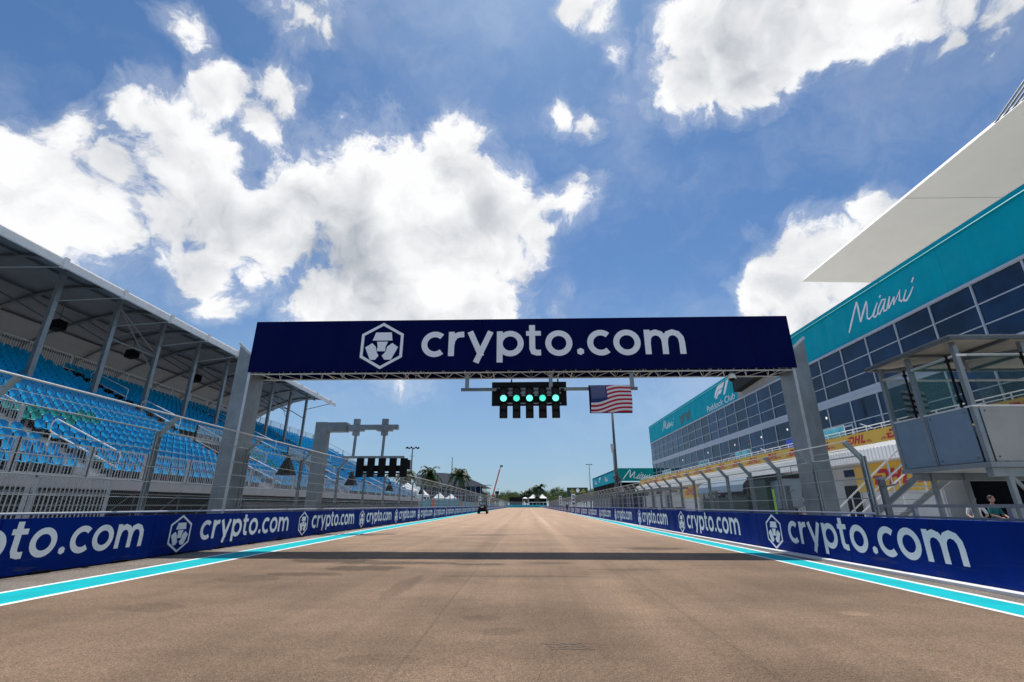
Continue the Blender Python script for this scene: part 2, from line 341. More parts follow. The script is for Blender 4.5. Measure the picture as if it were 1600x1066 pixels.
# ------------------------------------------------------------------ lettering
def stroke(mb, pts, wd, fn, w, closed=False, mi=0):
    n = len(pts); P = [Vector((p[0], p[1])) for p in pts]; wds = wd if isinstance(wd, (list, tuple)) else [wd] * n
    Lp, Rp = [], []
    for k in range(n):
        a = P[(k - 1) % n] if (k > 0 or closed) else None; b = P[(k + 1) % n] if (k < n - 1 or closed) else None
        d1 = (P[k] - a).normalized() if a is not None else None; d2 = (b - P[k]).normalized() if b is not None else None
        if d1 is None: d1 = d2
        if d2 is None: d2 = d1
        t = (d1 + d2)
        if t.length < 1e-4: t = d1
        t.normalize(); nrm = Vector((-t.y, t.x)); c = max(.45, nrm.dot(Vector((-d1.y, d1.x))))
        Lp.append(P[k] + nrm * wds[k] / 2 / c); Rp.append(P[k] - nrm * wds[k] / 2 / c)
    rng = range(n) if closed else range(n - 1)
    for k in rng:
        k2 = (k + 1) % n
        q = [Rp[k], Rp[k2], Lp[k2], Lp[k]]
        mb.face([fn(p.x, p.y, w) for p in q], mi)
def arc(cx, cy, r, a0, a1, n):
    return [(cx + r * math.cos(R(a0 + (a1 - a0) * k / n)), cy + r * math.sin(R(a0 + (a1 - a0) * k / n))) for k in range(n + 1)]
def ring(cx, cy, r, n): return arc(cx, cy, r, 0, 360, n)[:-1]
SW = .235
def wordmark(mb, fn, w=.006, dw=.0008, seg=22):
    k = [0]
    def st(p, wd=SW, closed=False):
        stroke(mb, p, wd, fn, w + dw * k[0], closed); k[0] = (k[0] + 1) % 4
    r = .417
    st(arc(.535, .5, r, 48, 312, seg))
    st([(1.198, 0), (1.198, 1.02)]); st([(1.2, .40), (1.235, .66), (1.35, .83), (1.50, .895), (1.70, .905)])
    st([(1.94, 1.02), (2.405, -.02)]); st([(2.765, 1.02), (2.19, -.28)])
    st([(3.128, -.28), (3.128, 1.02)]); st(ring(3.545, .5, r, seg), SW, True)
    st([(4.42, 1.27), (4.42, .28), (4.47, .15), (4.60, .105), (4.76, .11)]); st([(4.18, .92), (4.77, .92)], .2)
    st(ring(5.47, .5, r, seg), SW, True)
    mb.face([fn(6.315 + .15 * math.cos(R(30 + 60 * q)), .14 + .15 * math.sin(R(30 + 60 * q)), w) for q in range(6)])
    st(arc(7.125, .5, r, 48, 312, seg)); st(ring(8.15, .5, r, seg), SW, True)
    st([(8.96, 0), (8.96, 1.02)])
    for x in (8.96, 9.63):
        st([(x, .45), (x + .03, .68), (x + .14, .84), (x + .33, .905), (x + .52, .84), (x + .64, .68), (x + .67, .48), (x + .67, 0)], [SW] * 8)
def hexlogo(mb, fn, w=.006, s=1.):    # s = half height
    stroke(mb, [(s * .93 * math.sin(R(60 * k)) * 1.0, s * .93 * math.cos(R(60 * k))) for k in range(6)][::-1], s * .115, fn, w, True)
    def P(l): mb.face([fn(s * u, s * v, w + .001) for u, v in l])
    P([(-.40, .22), (.42, .22), (.36, .57), (-.29, .57)][::1])
    P([(-.20, -.24), (.16, -.24), (.155, -.06), (.24, .17), (-.21, .17), (-.17, -.04)])
    P([(-.68, -.07), (-.44, -.60), (-.22, -.60), (-.10, -.43), (-.20, -.26), (-.24, -.05), (-.40, .11)])
    P([(.67, -.07), (.42, .11), (.22, -.05), (.18, -.26), (.03, -.43), (.15, -.60), (.42, -.60)])
def textmesh(mb, s, fn, w, size=1., shear=0., sx=1.):
    cu = bpy.data.curves.new('tmp', 'FONT'); cu.body = s; cu.size = size; cu.shear = shear
    o = bpy.data.objects.new('tmp', cu); col.objects.link(o)
    dg = bpy.context.evaluated_depsgraph_get(); me = bpy.data.meshes.new_from_object(o.evaluated_get(dg))
    i = len(mb.v); mb.v += [tuple(fn(v.co.x * sx, v.co.y, w)) for v in me.vertices]
    for p in me.polygons: mb.f.append(tuple(i + k for k in p.vertices)); mb.m.append(0)
    bpy.data.objects.remove(o); bpy.data.curves.remove(cu); bpy.data.meshes.remove(me)
SCRIPT = [[(37.38, 14.93), (36.89, 15.54), (35.71, 16.99)], [(35.71, 16.99), (35.7, 16.58), (35.82, 15.27)], [(35.82, 15.27), (35.3, 15.9), (34.66, 16.59)],
 [(34.66, 16.59), (34.75, 16.16), (35.05, 15.3), (34.86, 15.15), (34.49, 15.26)], [(34.49, 15.26), (33.66, 16.02)], [(33.66, 16.02), (34.2, 15.44), (34.39, 15.18), (34.25, 15.05), (33.93, 15.15)],
 [(33.36, 16.3), (33.16, 16.4)], [(32.85, 15.94), (33.17, 16.01), (33.68, 15.58), (33.91, 15.22), (33.73, 15.1), (33.27, 15.46), (32.81, 15.96)], [(32.81, 15.96), (33.21, 15.37), (33.26, 15.14), (33.01, 15.1)],
 [(33.01, 15.1), (32.4, 15.95)], [(32.4, 15.95), (32.66, 15.48), (32.79, 15.13)], [(32.79, 15.13), (32.01, 15.75)], [(32.01, 15.75), (32.27, 15.2)], [(32.27, 15.2), (31.42, 15.93), (31.66, 15.32), (31.53, 15.16), (31.31, 15.24)],
 [(30.85, 15.77), (31.24, 15.3), (31.28, 15.1), (31.06, 15.04), (30.65, 15.31), (30.24, 15.72)], [(30.25, 16.04), (30.0, 16.31)]]
def script(mb, fn, w=.01, wd=.1):      # unit: u 0..7.38 to the right, v 0..2.06
    for k, s in enumerate(SCRIPT):
        n = len(s); base = 1.5 if k < 3 else 1.
        stroke(mb, [(37.38 - y, z - 14.93) for y, z in s], [wd * base * (.5 + .7 * math.sin(math.pi * min(1, (q + .5) / n))) for q in range(n)], fn, w + .002 * (k % 3))
def bold_dhl(mb, fn, w):               # unit: about 4.6 wide, 1 high, leaning letters
    sh = lambda u, v, k: fn(u + .45 * v, v, k)
    stroke(mb, [(1.18, .14), (1.75, .14), (2.0, .36), (2.0, .7), (1.8, .86), (1.1, .86)], .26, sh, w)
    mb.face([sh(.72, .60, w), sh(1.55, .60, w), sh(1.55, .42, w), sh(.72, .42, w)][::-1])
    mb.face([sh(.95, 0, w + .001), sh(1.25, 0, w + .001), sh(1.25, .5, w + .001), sh(.95, .5, w + .001)])
    for x in (2.25, 2.85): mb.face([sh(x, 0, w), sh(x + .3, 0, w), sh(x + .3, 1, w), sh(x, 1, w)])
    mb.face([sh(2.5, .42, w + .001), sh(2.9, .42, w + .001), sh(2.9, .62, w + .001), sh(2.5, .62, w + .001)])
    mb.face([sh(3.35, 0, w), sh(3.65, 0, w), sh(3.65, 1, w), sh(3.35, 1, w)]); mb.face([sh(3.6, 0, w + .001), sh(4.15, 0, w + .001), sh(4.15, .26, w + .001), sh(3.6, .26, w + .001)])
    for k in range(3):
        v = .02 + .11 * k
        mb.face([fn(.0 + .1 * k, v, w), fn(.85, v, w), fn(.85, v + .06, w), fn(.05 + .1 * k, v + .06, w)])
        mb.face([fn(4.4, v, w), fn(5.3 - .1 * k, v, w), fn(5.25 - .1 * k, v + .06, w), fn(4.4, v + .06, w)])

# ================================================================== THE GROUND
def asphalt(name, colour, dark, far, stains=()):
    m = bpy.data.materials.new(name); m.use_nodes = True; T = NT(m.node_tree); b = T.n['Principled BSDF']
    P = T.node('ShaderNodeNewGeometry').outputs['Position']
    big = T.noise(T.mapping(P, (.45, 1.0, 1)), .8, 6, .62)
    strk = T.noise(T.mapping(P, (1.6, .035, 1)), 1.0, 4, .6)
    mid = T.noise(P, 6, 5, .65)
    grit = T.noise(P, 75, 3, .7)
    grit2 = T.noise(P, 26, 3, .6)
    k = T.ramp(big, .3, .7, .86, 1.12)
    k = T.math('MULTIPLY', k, T.ramp(strk, .32, .68, .93, 1.06))
    k = T.math('MULTIPLY', k, T.ramp(mid, .3, .7, .92, 1.08))
    k = T.math('MULTIPLY', k, T.ramp(grit, .36, .64, .52, 1.5))
    k = T.math('MULTIPLY', k, T.ramp(grit2, .3, .7, .76, 1.24))
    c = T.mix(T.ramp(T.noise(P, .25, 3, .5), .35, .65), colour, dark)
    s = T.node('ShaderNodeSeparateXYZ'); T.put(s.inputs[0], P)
    c = T.mix(T.ramp(s.outputs[1], 3, 45, 0, 1), c, far)       # grazing-angle brightening down the straight, painted into the colour
    # paving lane joints along the track
    xw = T.math('ADD', s.outputs[0], T.math('MULTIPLY', T.math('SUBTRACT', T.noise(T.mapping(P, (0, .2, 0)), 1, 2), .5), .12))
    for jx, wd, dk in ((-1.15, .035, .80), (2.05, .05, .86), (-4.6, .04, .84), (4.6, .03, .86)):
        dd = T.math('ABSOLUTE', T.math('SUBTRACT', xw, jx))
        k = T.math('MULTIPLY', k, T.ramp(dd, 0, wd, dk, 1))
    for jx, wd, gain in ((1.45, .45, 1.20), (-1.5, .42, .86), (3.3, .3, .92), (-3.2, .5, .92), (5.2, .45, .88), (-.2, .5, 1.06), (-5.9, .35, .90), (2.7, .22, .93), (.75, .18, .93)):
        dd = T.math('ABSOLUTE', T.math('SUBTRACT', xw, jx)); k = T.math('MULTIPLY', k, T.ramp(dd, 0, wd, gain, 1))
    Pw = T.vm('ADD', P, T.vm('SCALE', T.vm('SUBTRACT', T.noise(P, 1.6, 5, .65, out=1), (.5, .5, .5)), scale=.3))
    edge = T.math('MULTIPLY', T.math('SUBTRACT', T.noise(T.mapping(P, (1, 2.2, 1)), 2.4, 6, .7), .5), 1.5)
    for (x, y, rx, ry, a) in stains:
        v = T.vm('MULTIPLY', T.vm('SUBTRACT', Pw, (x, y, 0)), (.78 / rx, .70 / ry, 0))
        k = T.math('MULTIPLY', k, T.ramp(T.math('ADD', T.vm('LENGTH', v), edge), .80, 1.0, max(.3, 1 - a * 1.9), 1))
    c = T.vm('SCALE', c, scale=k); T.put(b.inputs['Base Color'], c)
    b.inputs['Roughness'].default_value = .9; b.inputs['Specular IOR Level'].default_value = .25
    bn = T.node('ShaderNodeBump'); bn.inputs['Strength'].default_value = .35; bn.inputs['Distance'].default_value = .012
    T.put(bn.inputs['Height'], grit); T.l.new(bn.outputs[0], b.inputs['Normal'])
    return m
STAINS = [(-5.0, 13.1, 1.0, .38, .28), (-3.3, 12.6, 1.3, .25, .26), (-3.7, 11.6, .75, .35, .24), (-1.2, 12.4, .55, .15, .24), (.5, 12.7, .5, .15, .2), (4.2, 16.9, .8, .4, .26),
          (-.3, 6.05, .20, .16, .11), (-.62, 6.75, .2, .13, .10), (-5.4, 9.9, .5, .4, .12), (-5.3, 7.2, .45, .25, .11), (-2.2, 9.2, .16, .9, .12), (4.3, 7.1, .14, .12, -.15), (-4.6, 10.6, .7, .2, .2),
          (-2.0, 24, 1.0, .5, .12), (-4.9, 15.5, .9, .2, .14), (2.4, 11.5, .9, .12, .16), (-.1, 10.4, 1.5, .1, .14), (-1.4, 5.0, .35, .12, .08)]
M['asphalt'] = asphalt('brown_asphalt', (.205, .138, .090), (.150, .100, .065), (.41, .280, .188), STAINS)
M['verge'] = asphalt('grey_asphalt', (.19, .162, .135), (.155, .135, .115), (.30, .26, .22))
M['pit'] = mat('pale_concrete_paving', (.42, .41, .39), .85, var=.12, vscale=.6)
M['land'] = mat('dusty_ground', (.42, .41, .36), .9, var=.2, vscale=.05)
def sheet(name, pts, z, m):
    mb = MB(); mb.face([(x, y, z) for x, y in pts]); return tag(mb.build(name, m), kind='structure')
sheet('ground', [(-1500, -300), (1500, -300), (1500, 2200), (-1500, 2200)], -.02, 'land')
sheet('paddock_paving', [(-60, -30), (60, -30), (60, 200), (-60, 200)], -.012, 'pit')
sheet('track_verge', [(-10.5, -15), (8.2, -15), (9.4, 345), (-12, 345)], -.004, 'verge')
LL = [(-7.2, -12), (-7.42, 7), (-7.73, 14), (-8.3, 29), (-9.0, 60), (-9.7, 110), (-11.2, 200), (-12.0, 345)]
RL = [(6.15, -12), (6.25, 7), (6.38, 14), (6.5, 29), (6.87, 43), (7.45, 80), (8.2, 130), (9.3, 345)]
mb = MB()
mb.face([(x, y, 0) for x, y in RL] + [(x, y, 0) for x, y in LL[::-1]])
tag(mb.build('track', 'asphalt'), kind='structure')
def strip(name, L, o0, o1, z, m, sgn):
    mb = MB()
    for (x0, y0), (x1, y1) in zip(L, L[1:]):
        mb.face([(x0 + sgn * o0, y0, z), (x1 + sgn * o0, y1, z), (x1 + sgn * o1, y1, z), (x0 + sgn * o1, y0, z)])
    tag(mb.build(name, m), kind='structure')
strip('white_edge_line', LL, 0, .13, .004, 'line', -1); strip('cyan_line', LL, .13, 1.02, .004, 'cyan', -1); strip('white_outer_line', LL, 1.02, 1.14, .004, 'line', -1)
strip('white_edge_line', RL, 0, .10, .004, 'line', 1); strip('cyan_line', RL, .10, .74, .004, 'cyan', 1); strip('white_outer_line', RL, .74, .86, .004, 'line', 1)

# tyre tread marks: prints of damp dust on the track
mb = MB()
for k in range(5):
    x0 = .22 + .09 * k; 
    for j in range(5):
        y = 5.36 + .055 * j + .01 * (k % 2)
        mb.face([(x0 - .02 * j, y, .0035), (x0 + .07 - .02 * j, y + .012, .0035), (x0 + .07 - .02 * j, y + .034, .0035), (x0 - .02 * j, y + .022, .0035)])
M['tread'] = mat('damp_dust', (.17, .118, .088), .9, var=.2, vscale=9)
tag(mb.build('tyre_mark', 'tread'), kind='structure')

# ================================================================== BARRIERS
BT = 1.085
def barrier_proto(side):
    # local frame: u along the wall in reading direction, face towards the track
    L = 8.0 if side < 0 else 9.4
    lab = ''
    r = root('track_barrier', (0, 0, 0), 'x', 'barrier', 'printed barriers on the %s of the track' % ('left' if side < 0 else 'right'))
    th = .32
    b = MB(); n = 2
    for k in range(n):
        y0 = k * L / n + .012; y1 = (k + 1) * L / n - .012
        xa, xb = (0, -th) if side < 0 else (0, th)
        s = -1 if side < 0 else 1
        b.hexa([(xa - 0, y0, .03), (s * th, y0, .03), (s * th, y1, .03), (xa, y1, .03), (s * .012, y0, BT), (s * (th - .03), y0, BT), (s * (th - .03), y1, BT), (s * .012, y1, BT)] if s > 0 else
               [(s * th, y0, .03), (xa, y0, .03), (xa, y1, .03), (s * th, y1, .03), (s * (th - .03), y0, BT), (s * .012, y0, BT), (s * .012, y1, BT), (s * (th - .03), y1, BT)])
    b.build('board', 'blue', r)
    f = MB()
    for k in range(4):
        y = L * (k + .42) / 4
        f.box(-side * .055 if side > 0 else -.02, side * -.0 + (.04 if side < 0 else .0), y, y + .42, 0, .045) if False else f.box(-.05, .05, y, y + .42, 0, .055)
    if side < 0: f.build('forklift_slot', 'dark', r)
    if side > 0:
        kb = MB(); kb.box(-.24, -.012, .02, L - .02, 0, .05); kb.build('kerb_block', 'white', r)
    lp = MB(); W_ = 5.7 if side < 0 else 6.0; u = W_ / 10.42
    zc = .565
    lean = lambda v: -side * 0 + side * .012 * (v - .03) / (BT - .03)
    if side < 0:
        fw = lambda a, v, w: (lean(.33 + v * u) + w, 1.95 + a * u, .335 + v * u)
        fl = lambda a, v, w: (lean(zc + v) + w, 1.06 + a, zc + v)
    else:
        fw = lambda a, v, w: (lean(.33 + v * u) - w, L - (1.95 + a * u), .315 + v * u)
        fl = lambda a, v, w: (lean(zc + v) - w, L - (1.08 + a * 1.06), zc + v)
    wordmark(lp, fw, .007); lp.build('lettering', 'print', r)
    lg = MB(); hexlogo(lg, fl, .007, .515); lg.build('logo', 'print', r)
    return r, L
for side, x, first in ((-1, -10.2, 14.5 - 1.06 - 16), (1, 7.8, 16.2 + 1.08 - 28.2)):
    r0, L = barrier_proto(side)
    n = int((342 - first) / L)
    for k in range(1 if side < 0 else 2, n):
        o = r0 if k == (1 if side < 0 else 2) else copy_tree(r0)
        y = first + k * L; 
        xx = x - (.010 * max(0, y - 60) if side < 0 else -.006 * max(0, y - 60))
        o.location = (xx, y, 0); o.rotation_euler[2] = (.010 if side < 0 else -.006) if y > 60 else 0
        vis = k - (1 if side < 0 else 2); sd = 'left' if side < 0 else 'right'
        if vis < 0: lab = 'blue barrier beside the camera on the %s of the track, outside the picture' % sd
        elif vis == 0: lab = 'blue barrier with white lettering nearest to the camera on the %s of the track' % sd
        else: lab = 'blue barrier with white lettering, %s from the camera along the %s of the track' % (ordi(vis), sd)
        o['label'] = lab

# ================================================================== DEBRIS FENCES
def fence(name, side, x, ys, ztop, knee, arm, label, armup, rails, pw=.11, zbase=1.06, slope=0., y60=60):
    r = root(name, (x, ys[0], 0), label, 'fence')
    X = lambda y: x - side * 0 + side * slope * max(0, y - y60)
    posts = ys[:100]; rest = ys[100:]
    def post(mb, y):
        xx = X(y)
        mb.box(xx - .05, xx + .05, y - pw / 2, y - pw / 2 + .02, zbase, knee); mb.box(xx - .05, xx + .05, y + pw / 2 - .02, y + pw / 2, zbase, knee)
        mb.box(xx - .012, xx + .012, y - pw / 2, y + pw / 2, zbase, knee)
        mb.bar((xx, y, knee - .1), (xx - side * arm, y, ztop), .10, .085, up=(0, 1, 0))
        mb.box(xx - .09, xx + .09, y - .1, y + .1, zbase - .02, zbase + .015)
        for z in (1.6, 2.3, 2.9):
            if z < knee: mb.box(xx - side * .065, xx - side * .045, y - .03, y + .03, z, z + .06)
    for y in posts:
        mb = MB(); post(mb, y); mb.build('fence_post', 'galv', r)
    if rest:
        mb = MB(); [post(mb, y) for y in rest]; o = mb.build('distant_fence_posts', 'galv', r); o['kind'] = 'stuff'
    y0, y1 = ys[0] - ((ys[1] - ys[0]) if side < 0 else .06), ys[-1]
    for z in rails:
        mb = MB(); mb.tube([(X(y) - side * .06, y, z) for y in (y0, y60, y1)], .013 if z > 1.3 else .03, 6); mb.build('cable', 'galv' if z > 1.3 else 'alu', r)
    for t, rr in ((1., .024 if side < 0 else .013), (.05, .02), (.5, .008)):
        mb = MB()
        seg = [y0] + ys if t > .9 else [y0, y60, y1]
        pts = [(X(y) - side * (arm * t + .03), y, knee + (ztop - knee) * t) for y in seg]
        mb.tube(pts, rr, 6); mb.build('top_rail' if t > .9 else 'cable', 'alu' if t > .9 else 'galv', r)
    mb = MB(); a, b = y0, y60
    for a, b in ((y0, y60), (y60, y1)):
        mb.face([(X(a) - side * .055, a, zbase), (X(b) - side * .055, b, zbase), (X(b) - side * .055, b, knee), (X(a) - side * .055, a, knee)])
        mb.face([(X(a) - side * .055, a, knee), (X(b) - side * .055, b, knee), (X(b) - side * (arm + .02), b, ztop), (X(a) - side * (arm + .02), a, ztop)])
    mb.build('wire_mesh', 'chain', r)
    if side > 0:       # the near end of the right fence is only a low rail on short posts
        mb = MB(); mb.box(x - .05, x + .05, 4.0, 11.9, 1.30, 1.36); mb.box(x - .03, x + .03, 4.0, 11.9, 1.09, 1.13)
        for y in (4.5, 6.6, 8.7, 10.8): mb.box(x - .04, x + .04, y - .04, y + .04, 1.06, 1.30)
        mb.build('low_rail', 'galv', r)
    return r
fence('debris_fence', -1, -10.42, [8.6 + 4.45 * k for k in range(75)], 3.74, 3.30, .45, 'tall steel debris fence behind the left barrier, posts bent over the track', 1, (1.18, 1.55, 1.95, 2.35, 2.8), .15, slope=.010)
fence('debris_fence', 1, 8.22, [12.0 + 2.06 * k for k in range(98)], 2.83, 2.48, .36, 'lower steel debris fence behind the right barrier, closely spaced bent posts', 1, (1.16, 1.5, 1.95, 2.25), .12, slope=.006)

# ================================================================== GANTRY
GY = 17.0
g = root('track_gantry', (-.3, GY + .5, 0), 'dark blue advertising gantry spanning the track on two grey steel pillars', 'gantry')
def pillar(x0, x1, side):
    mb = MB(); t = .03; y0, y1 = GY + .02, GY + .96; zt = 7.12; zi = 6.75
    # hollow plate box, outer plate taller than the inner one
    mb.box(x0, x1, y0, y0 + t, 0, zi); mb.box(x0, x1, y1 - t, y1, 0, zi)
    xo, xi = (x0, x1) if side < 0 else (x1, x0)
    s = 1 if side < 0 else -1
    mb.box(xo, xo + s * t, y0 + t, y1 - t, 0, zi); mb.box(xi, xi - s * t, y0 + t, y1 - t, 0, zi)
    # pointed head: front and back plates rise towards the outside
    for ya, yb in ((y0, y0 + t), (y1 - t, y1)):
        mb.prism([(xo, zi), (xi, zi), (xo, zt + .18)] if s > 0 else [(xi, zi), (xo, zi), (xo, zt + .18)], lambda u, v, w_, ya=ya: (u, ya + w_, v), yb - ya)
    mb.bar((xo - s * .03, GY + .49, zt + .22), (xi + s * .02, GY + .49, zi + .02), .98, .05, up=(0, 1, 0)) if False else None
    mb.box(x0 - .1, x1 + .1, y0 - .1, y1 + .1, -.02, .06)
    p = mb.build('pillar', 'pillar', g)
    m2 = MB(); 
    for ya in (y0 - .03, y1 - .03):
        m2.bar((xo - s * .05, ya + .03, zt + .24), (xi + s * .03, ya + .03, zi + .02), .09, .035, up=(0, 1, 0))
    m2.box(xi - s * .10, xi + s * .0, y0 - .012, y0 - .002, .2, zi - .1)
    m2.build('cap_rail', 'alu', p)
    return p
pillar(-11.19, -10.57, -1); pillar(9.89, 10.52, 1)
bx0, bx1, bz0, bz1 = -10.66, 10.03, 6.16, 8.22
mb = MB(); t = .03
mb.box(bx0, bx1, GY - .06, GY - .03, bz0, bz1); mb.box(bx0, bx1, GY + 1.03, GY + 1.06, bz0, bz1)
mb.box(bx0, bx0 + t, GY - .028, GY + 1.028, bz0, bz1 - .002); mb.box(bx1 - t, bx1, GY - .028, GY + 1.028, bz0, bz1 - .002)
mb.box(bx0 + .03, bx1 - .03, GY - .028, GY + 1.028, bz1 - .04, bz1 - .01)
ban = mb.build('banner', 'navy', g)
u = (6.07 + 4.0) / 10.42
mb = MB(); wordmark(mb, lambda a, v, w_: (-4.02 + a * u, GY - .06 - w_, 6.86 - .14 + v * u), .008, .0012, 36)
mb.build('lettering', 'print', ban)
mb = MB(); hexlogo(mb, lambda a, v, w_: (-5.56 + a, GY - .06 - w_, 7.17 + v), .008, .95); mb.build('logo', 'print', ban)
# lattice truss
mb = MB()
zc = 6.10
for y in (GY + .06, GY + .94):
    for z in (zc, 7.6): mb.tube([(-10.56, y, z), (9.9, y, z)], .032, 8)
x = -10.3; k = 0
while x < 9.6:
    ya, yb = (GY + .06, GY + .94) if k % 2 == 0 else (GY + .94, GY + .06)
    mb.tube([(x, ya, zc), (x + .42, yb, zc)], .016, 5)
    for y in (GY + .06, GY + .94):
        mb.tube([(x, y, zc if k % 2 else 7.6), (x + .42, y, 7.6 if k % 2 else zc)], .014, 5)
    x += .42; k += 1
for x in (-10.4, -7.4, -4.4, -1.5, 1.5, 4.5, 7.2, 9.7):
    for y in (GY + .06, GY + .94): mb.tube([(x, y, zc), (x, y, 7.6)], .022, 5)
    mb.tube([(x - .25, GY + .06, zc), (x - .25, GY + .94, zc)], .02, 5); mb.tube([(x + .25, GY + .06, zc), (x + .25, GY + .94, zc)], .02, 5)
mb.build('truss', 'alu', g)
mb = MB(); mb.box(-10.5, 9.9, GY + .1, GY + .9, 6.5, 6.52); mb.build('interior_shade_panel', 'dark', g)  # black panel standing in for the shade inside the banner shell
# hanger bar
hz = 5.47; hy = GY + .22
mb = MB(); mb.tube([(-2.46, hy, hz), (4.16, hy, hz)], .065, 12); hb = mb.build('hanger_bar', 'galv', g, True)
for hx in (-2.24, .93, 3.98):
    mb = MB(); mb.box(hx - .07, hx + .07, hy - .05, hy + .05, hz + .03, zc + .05); mb.box(hx - .12, hx + .12, hy - .09, hy + .09, zc - .03, zc - .002); mb.build('hanger', 'galv', g)

# start lights
s = root('start_light_panel', (.1, hy, hz), 'black start light panel with five lit green lamps hanging under the gantry', 'start lights')
fy = hy - .16
mb = MB(); mb.box(-1.30, 1.52, hy + .10, hy + .13, 4.86, 5.78); mb.box(-1.2, 1.4, hy + .06, hy + .098, 5.40, 5.50)
mb.build('backboard', 'black', s)
mb = MB(); mb.box(-.95, 1.3, hy - .08, hy - .045, 5.28, 5.34, 0); mb.box(-.95, 1.3, hy - .08, hy - .045, 4.90, 4.94, 0)
for q in range(4): mb.box(-.66 + q * .4833, -.50 + q * .4833, hy - .03, hy - .02, 5.2, 5.40)
mb.build('frame_rail', 'galv', s)
def light_module(x, par, lit, y, z0, z1, nl, face=-1, wx=.145, hood=True, dim=False):
    mb = MB(); mb.box(x - wx, x + wx, y, y + .14 * -face, z0, z1)
    h = (z1 - z0) / max(1, nl)
    for q in range(nl):
        zc_ = z0 + h * (q + .5); rr = min(wx * .82, h * .42)
        for j in range(10):        # hood: half tube
            a0, a1 = math.pi * j / 10, math.pi * (j + 1) / 10
            p = lambda a, yy, r_: (x + math.cos(a) * r_, yy, zc_ + math.sin(a) * r_)
            if hood: mb.face([p(a0, y, rr + .008), p(a1, y, rr + .008), p(a1, y + face * .15, rr + .008), p(a0, y + face * .15, rr + .008)])
    mod = mb.build('light_module', 'black', par)
    for q in range(nl):
        zc_ = z0 + h * (q + .5); rr = min(wx * .82, h * .42)
        m2 = MB(); m2.face([(x + rr * math.cos(R(18 * j)), y + face * .012, zc_ + rr * math.sin(R(18 * j))) for j in range(20)])
        m2.build('lamp', ('lamp2' if dim else 'lamp') if lit == q else 'lampoff', mod)
    return mod
for q in range(5):
    light_module(-.845 + .4835 * q, s, 2, fy, 4.37, 5.53, 4, dim=q in (1, 3))
mb = MB()
for xx in (-.55, 1.2): mb.tube([(xx, hy, 5.55), (xx, hy, 5.86)], .03, 6); mb.box(xx - .06, xx + .06, hy - .06, hy + .06, 5.58, 5.66)
for xx in (-1.06, 1.35): mb.ball((xx, hy - .1, 5.42), .07, 8, 6)
mb.build('clamp', 'black', s)

# the national flag hanging from the bar
fr = root('national_flag', (3.1, hy - .1, hz), 'rippled stars and stripes flag hanging from the bar right of the start lights', 'flag')
def flag_mat():
    m = bpy.data.materials.new('flag_cloth'); m.use_nodes = True; T = NT(m.node_tree); b = T.n['Principled BSDF']
    s_ = T.node('ShaderNodeSeparateXYZ'); T.put(s_.inputs[0], T.node('ShaderNodeUVMap').outputs[0])
    st = T.math('FLOORED_MODULO', T.math('FLOOR', T.math('MULTIPLY', s_.outputs[1], 13)), 2)
    c = T.mix(st, (.50, .012, .03), (.78, .78, .80))
    inb = T.math('MULTIPLY', T.math('LESS_THAN', s_.outputs[0], .40), T.math('GREATER_THAN', s_.outputs[1], 6 / 13))
    T.put(b.inputs['Base Color'], T.mix(inb, c, (.012, .03, .17))); b.inputs['Roughness'].default_value = .8
    return m
M['flag'] = flag_mat()
FX0, FX1, FZ0, FZ1 = 2.36, 3.86, 4.54, 5.56
def fpt(u_, v_, w_=0):   # u right, v up; returns a point of the rippled cloth
    bow = .05 * math.sin(u_ * 5.5 + v_ * 2.2) + .025 * math.sin(u_ * 13 - v_ * 4) + .02 * math.sin(v_ * 9)
    return (FX0 + (FX1 - FX0) * u_ + .03 * math.sin(v_ * 3), hy - .20 + bow * .6 - w_, FZ0 + (FZ1 - FZ0) * v_)
# printed stripes sweep upwards to the right on the bunched cloth
sweep = lambda u_: -.10 + .27 * u_ - .05 * math.sin(u_ * 6.5 + .4)
nu, nv = 60, 40
me = bpy.data.meshes.new('cloth'); vs = []; fs = []; uv = []
o3 = Vector(LOC[fr.name])
for j in range(nv + 1):
    for i in range(nu + 1): vs.append(tuple(Vector(fpt(i / nu, j / nv)) - o3)); uv.append((i / nu, j / nv - sweep(i / nu) * (1 - .35 * j / nv)))
for j in range(nv):
    for i in range(nu): a = j * (nu + 1) + i; fs.append((a, a + 1, a + nu + 2, a + nu + 1))
me.from_pydata(vs, [], fs); ul = me.uv_layers.new(name='UVMap')
for lp in me.loops: ul.data[lp.index].uv = uv[lp.vertex_index]
me.polygons.foreach_set('use_smooth', [True] * len(fs)); me.materials.append(M['flag'])
fo = bpy.data.objects.new('cloth', me); col.objects.link(fo); fo.parent = fr
mb = MB()
for rr_ in range(9):
    for cc_ in range(6 if rr_ % 2 == 0 else 5):
        cu_ = .03 + (.065 * cc_ + (.0325 if rr_ % 2 else 0)); cv = 1 - .045 - rr_ * .0545 + .06 * cu_ / .4
        if cv > .985: cv = .985
        pts = []
        for q in range(10):
            rad = (.021 if q % 2 == 0 else .009); a = R(90 + 36 * q); pts.append(fpt(cu_ + rad * math.cos(a) * .68, cv + rad * math.sin(a), .006))
        mb.face(pts)
mb.build('stars', 'print', fr)
mb = MB(); mb.box(FX0 - .03, FX1 + .02, hy - .11, hy - .09, 4.53, 5.58); mb.build('backing_panel', 'black', fr)
mb = MB(); 
for xx in (2.6, 3.2, 3.75): mb.box(xx - .03, xx + .03, hy - .1, hy + .07, 5.40, 5.55)
mb.build('strap', 'black', fr)
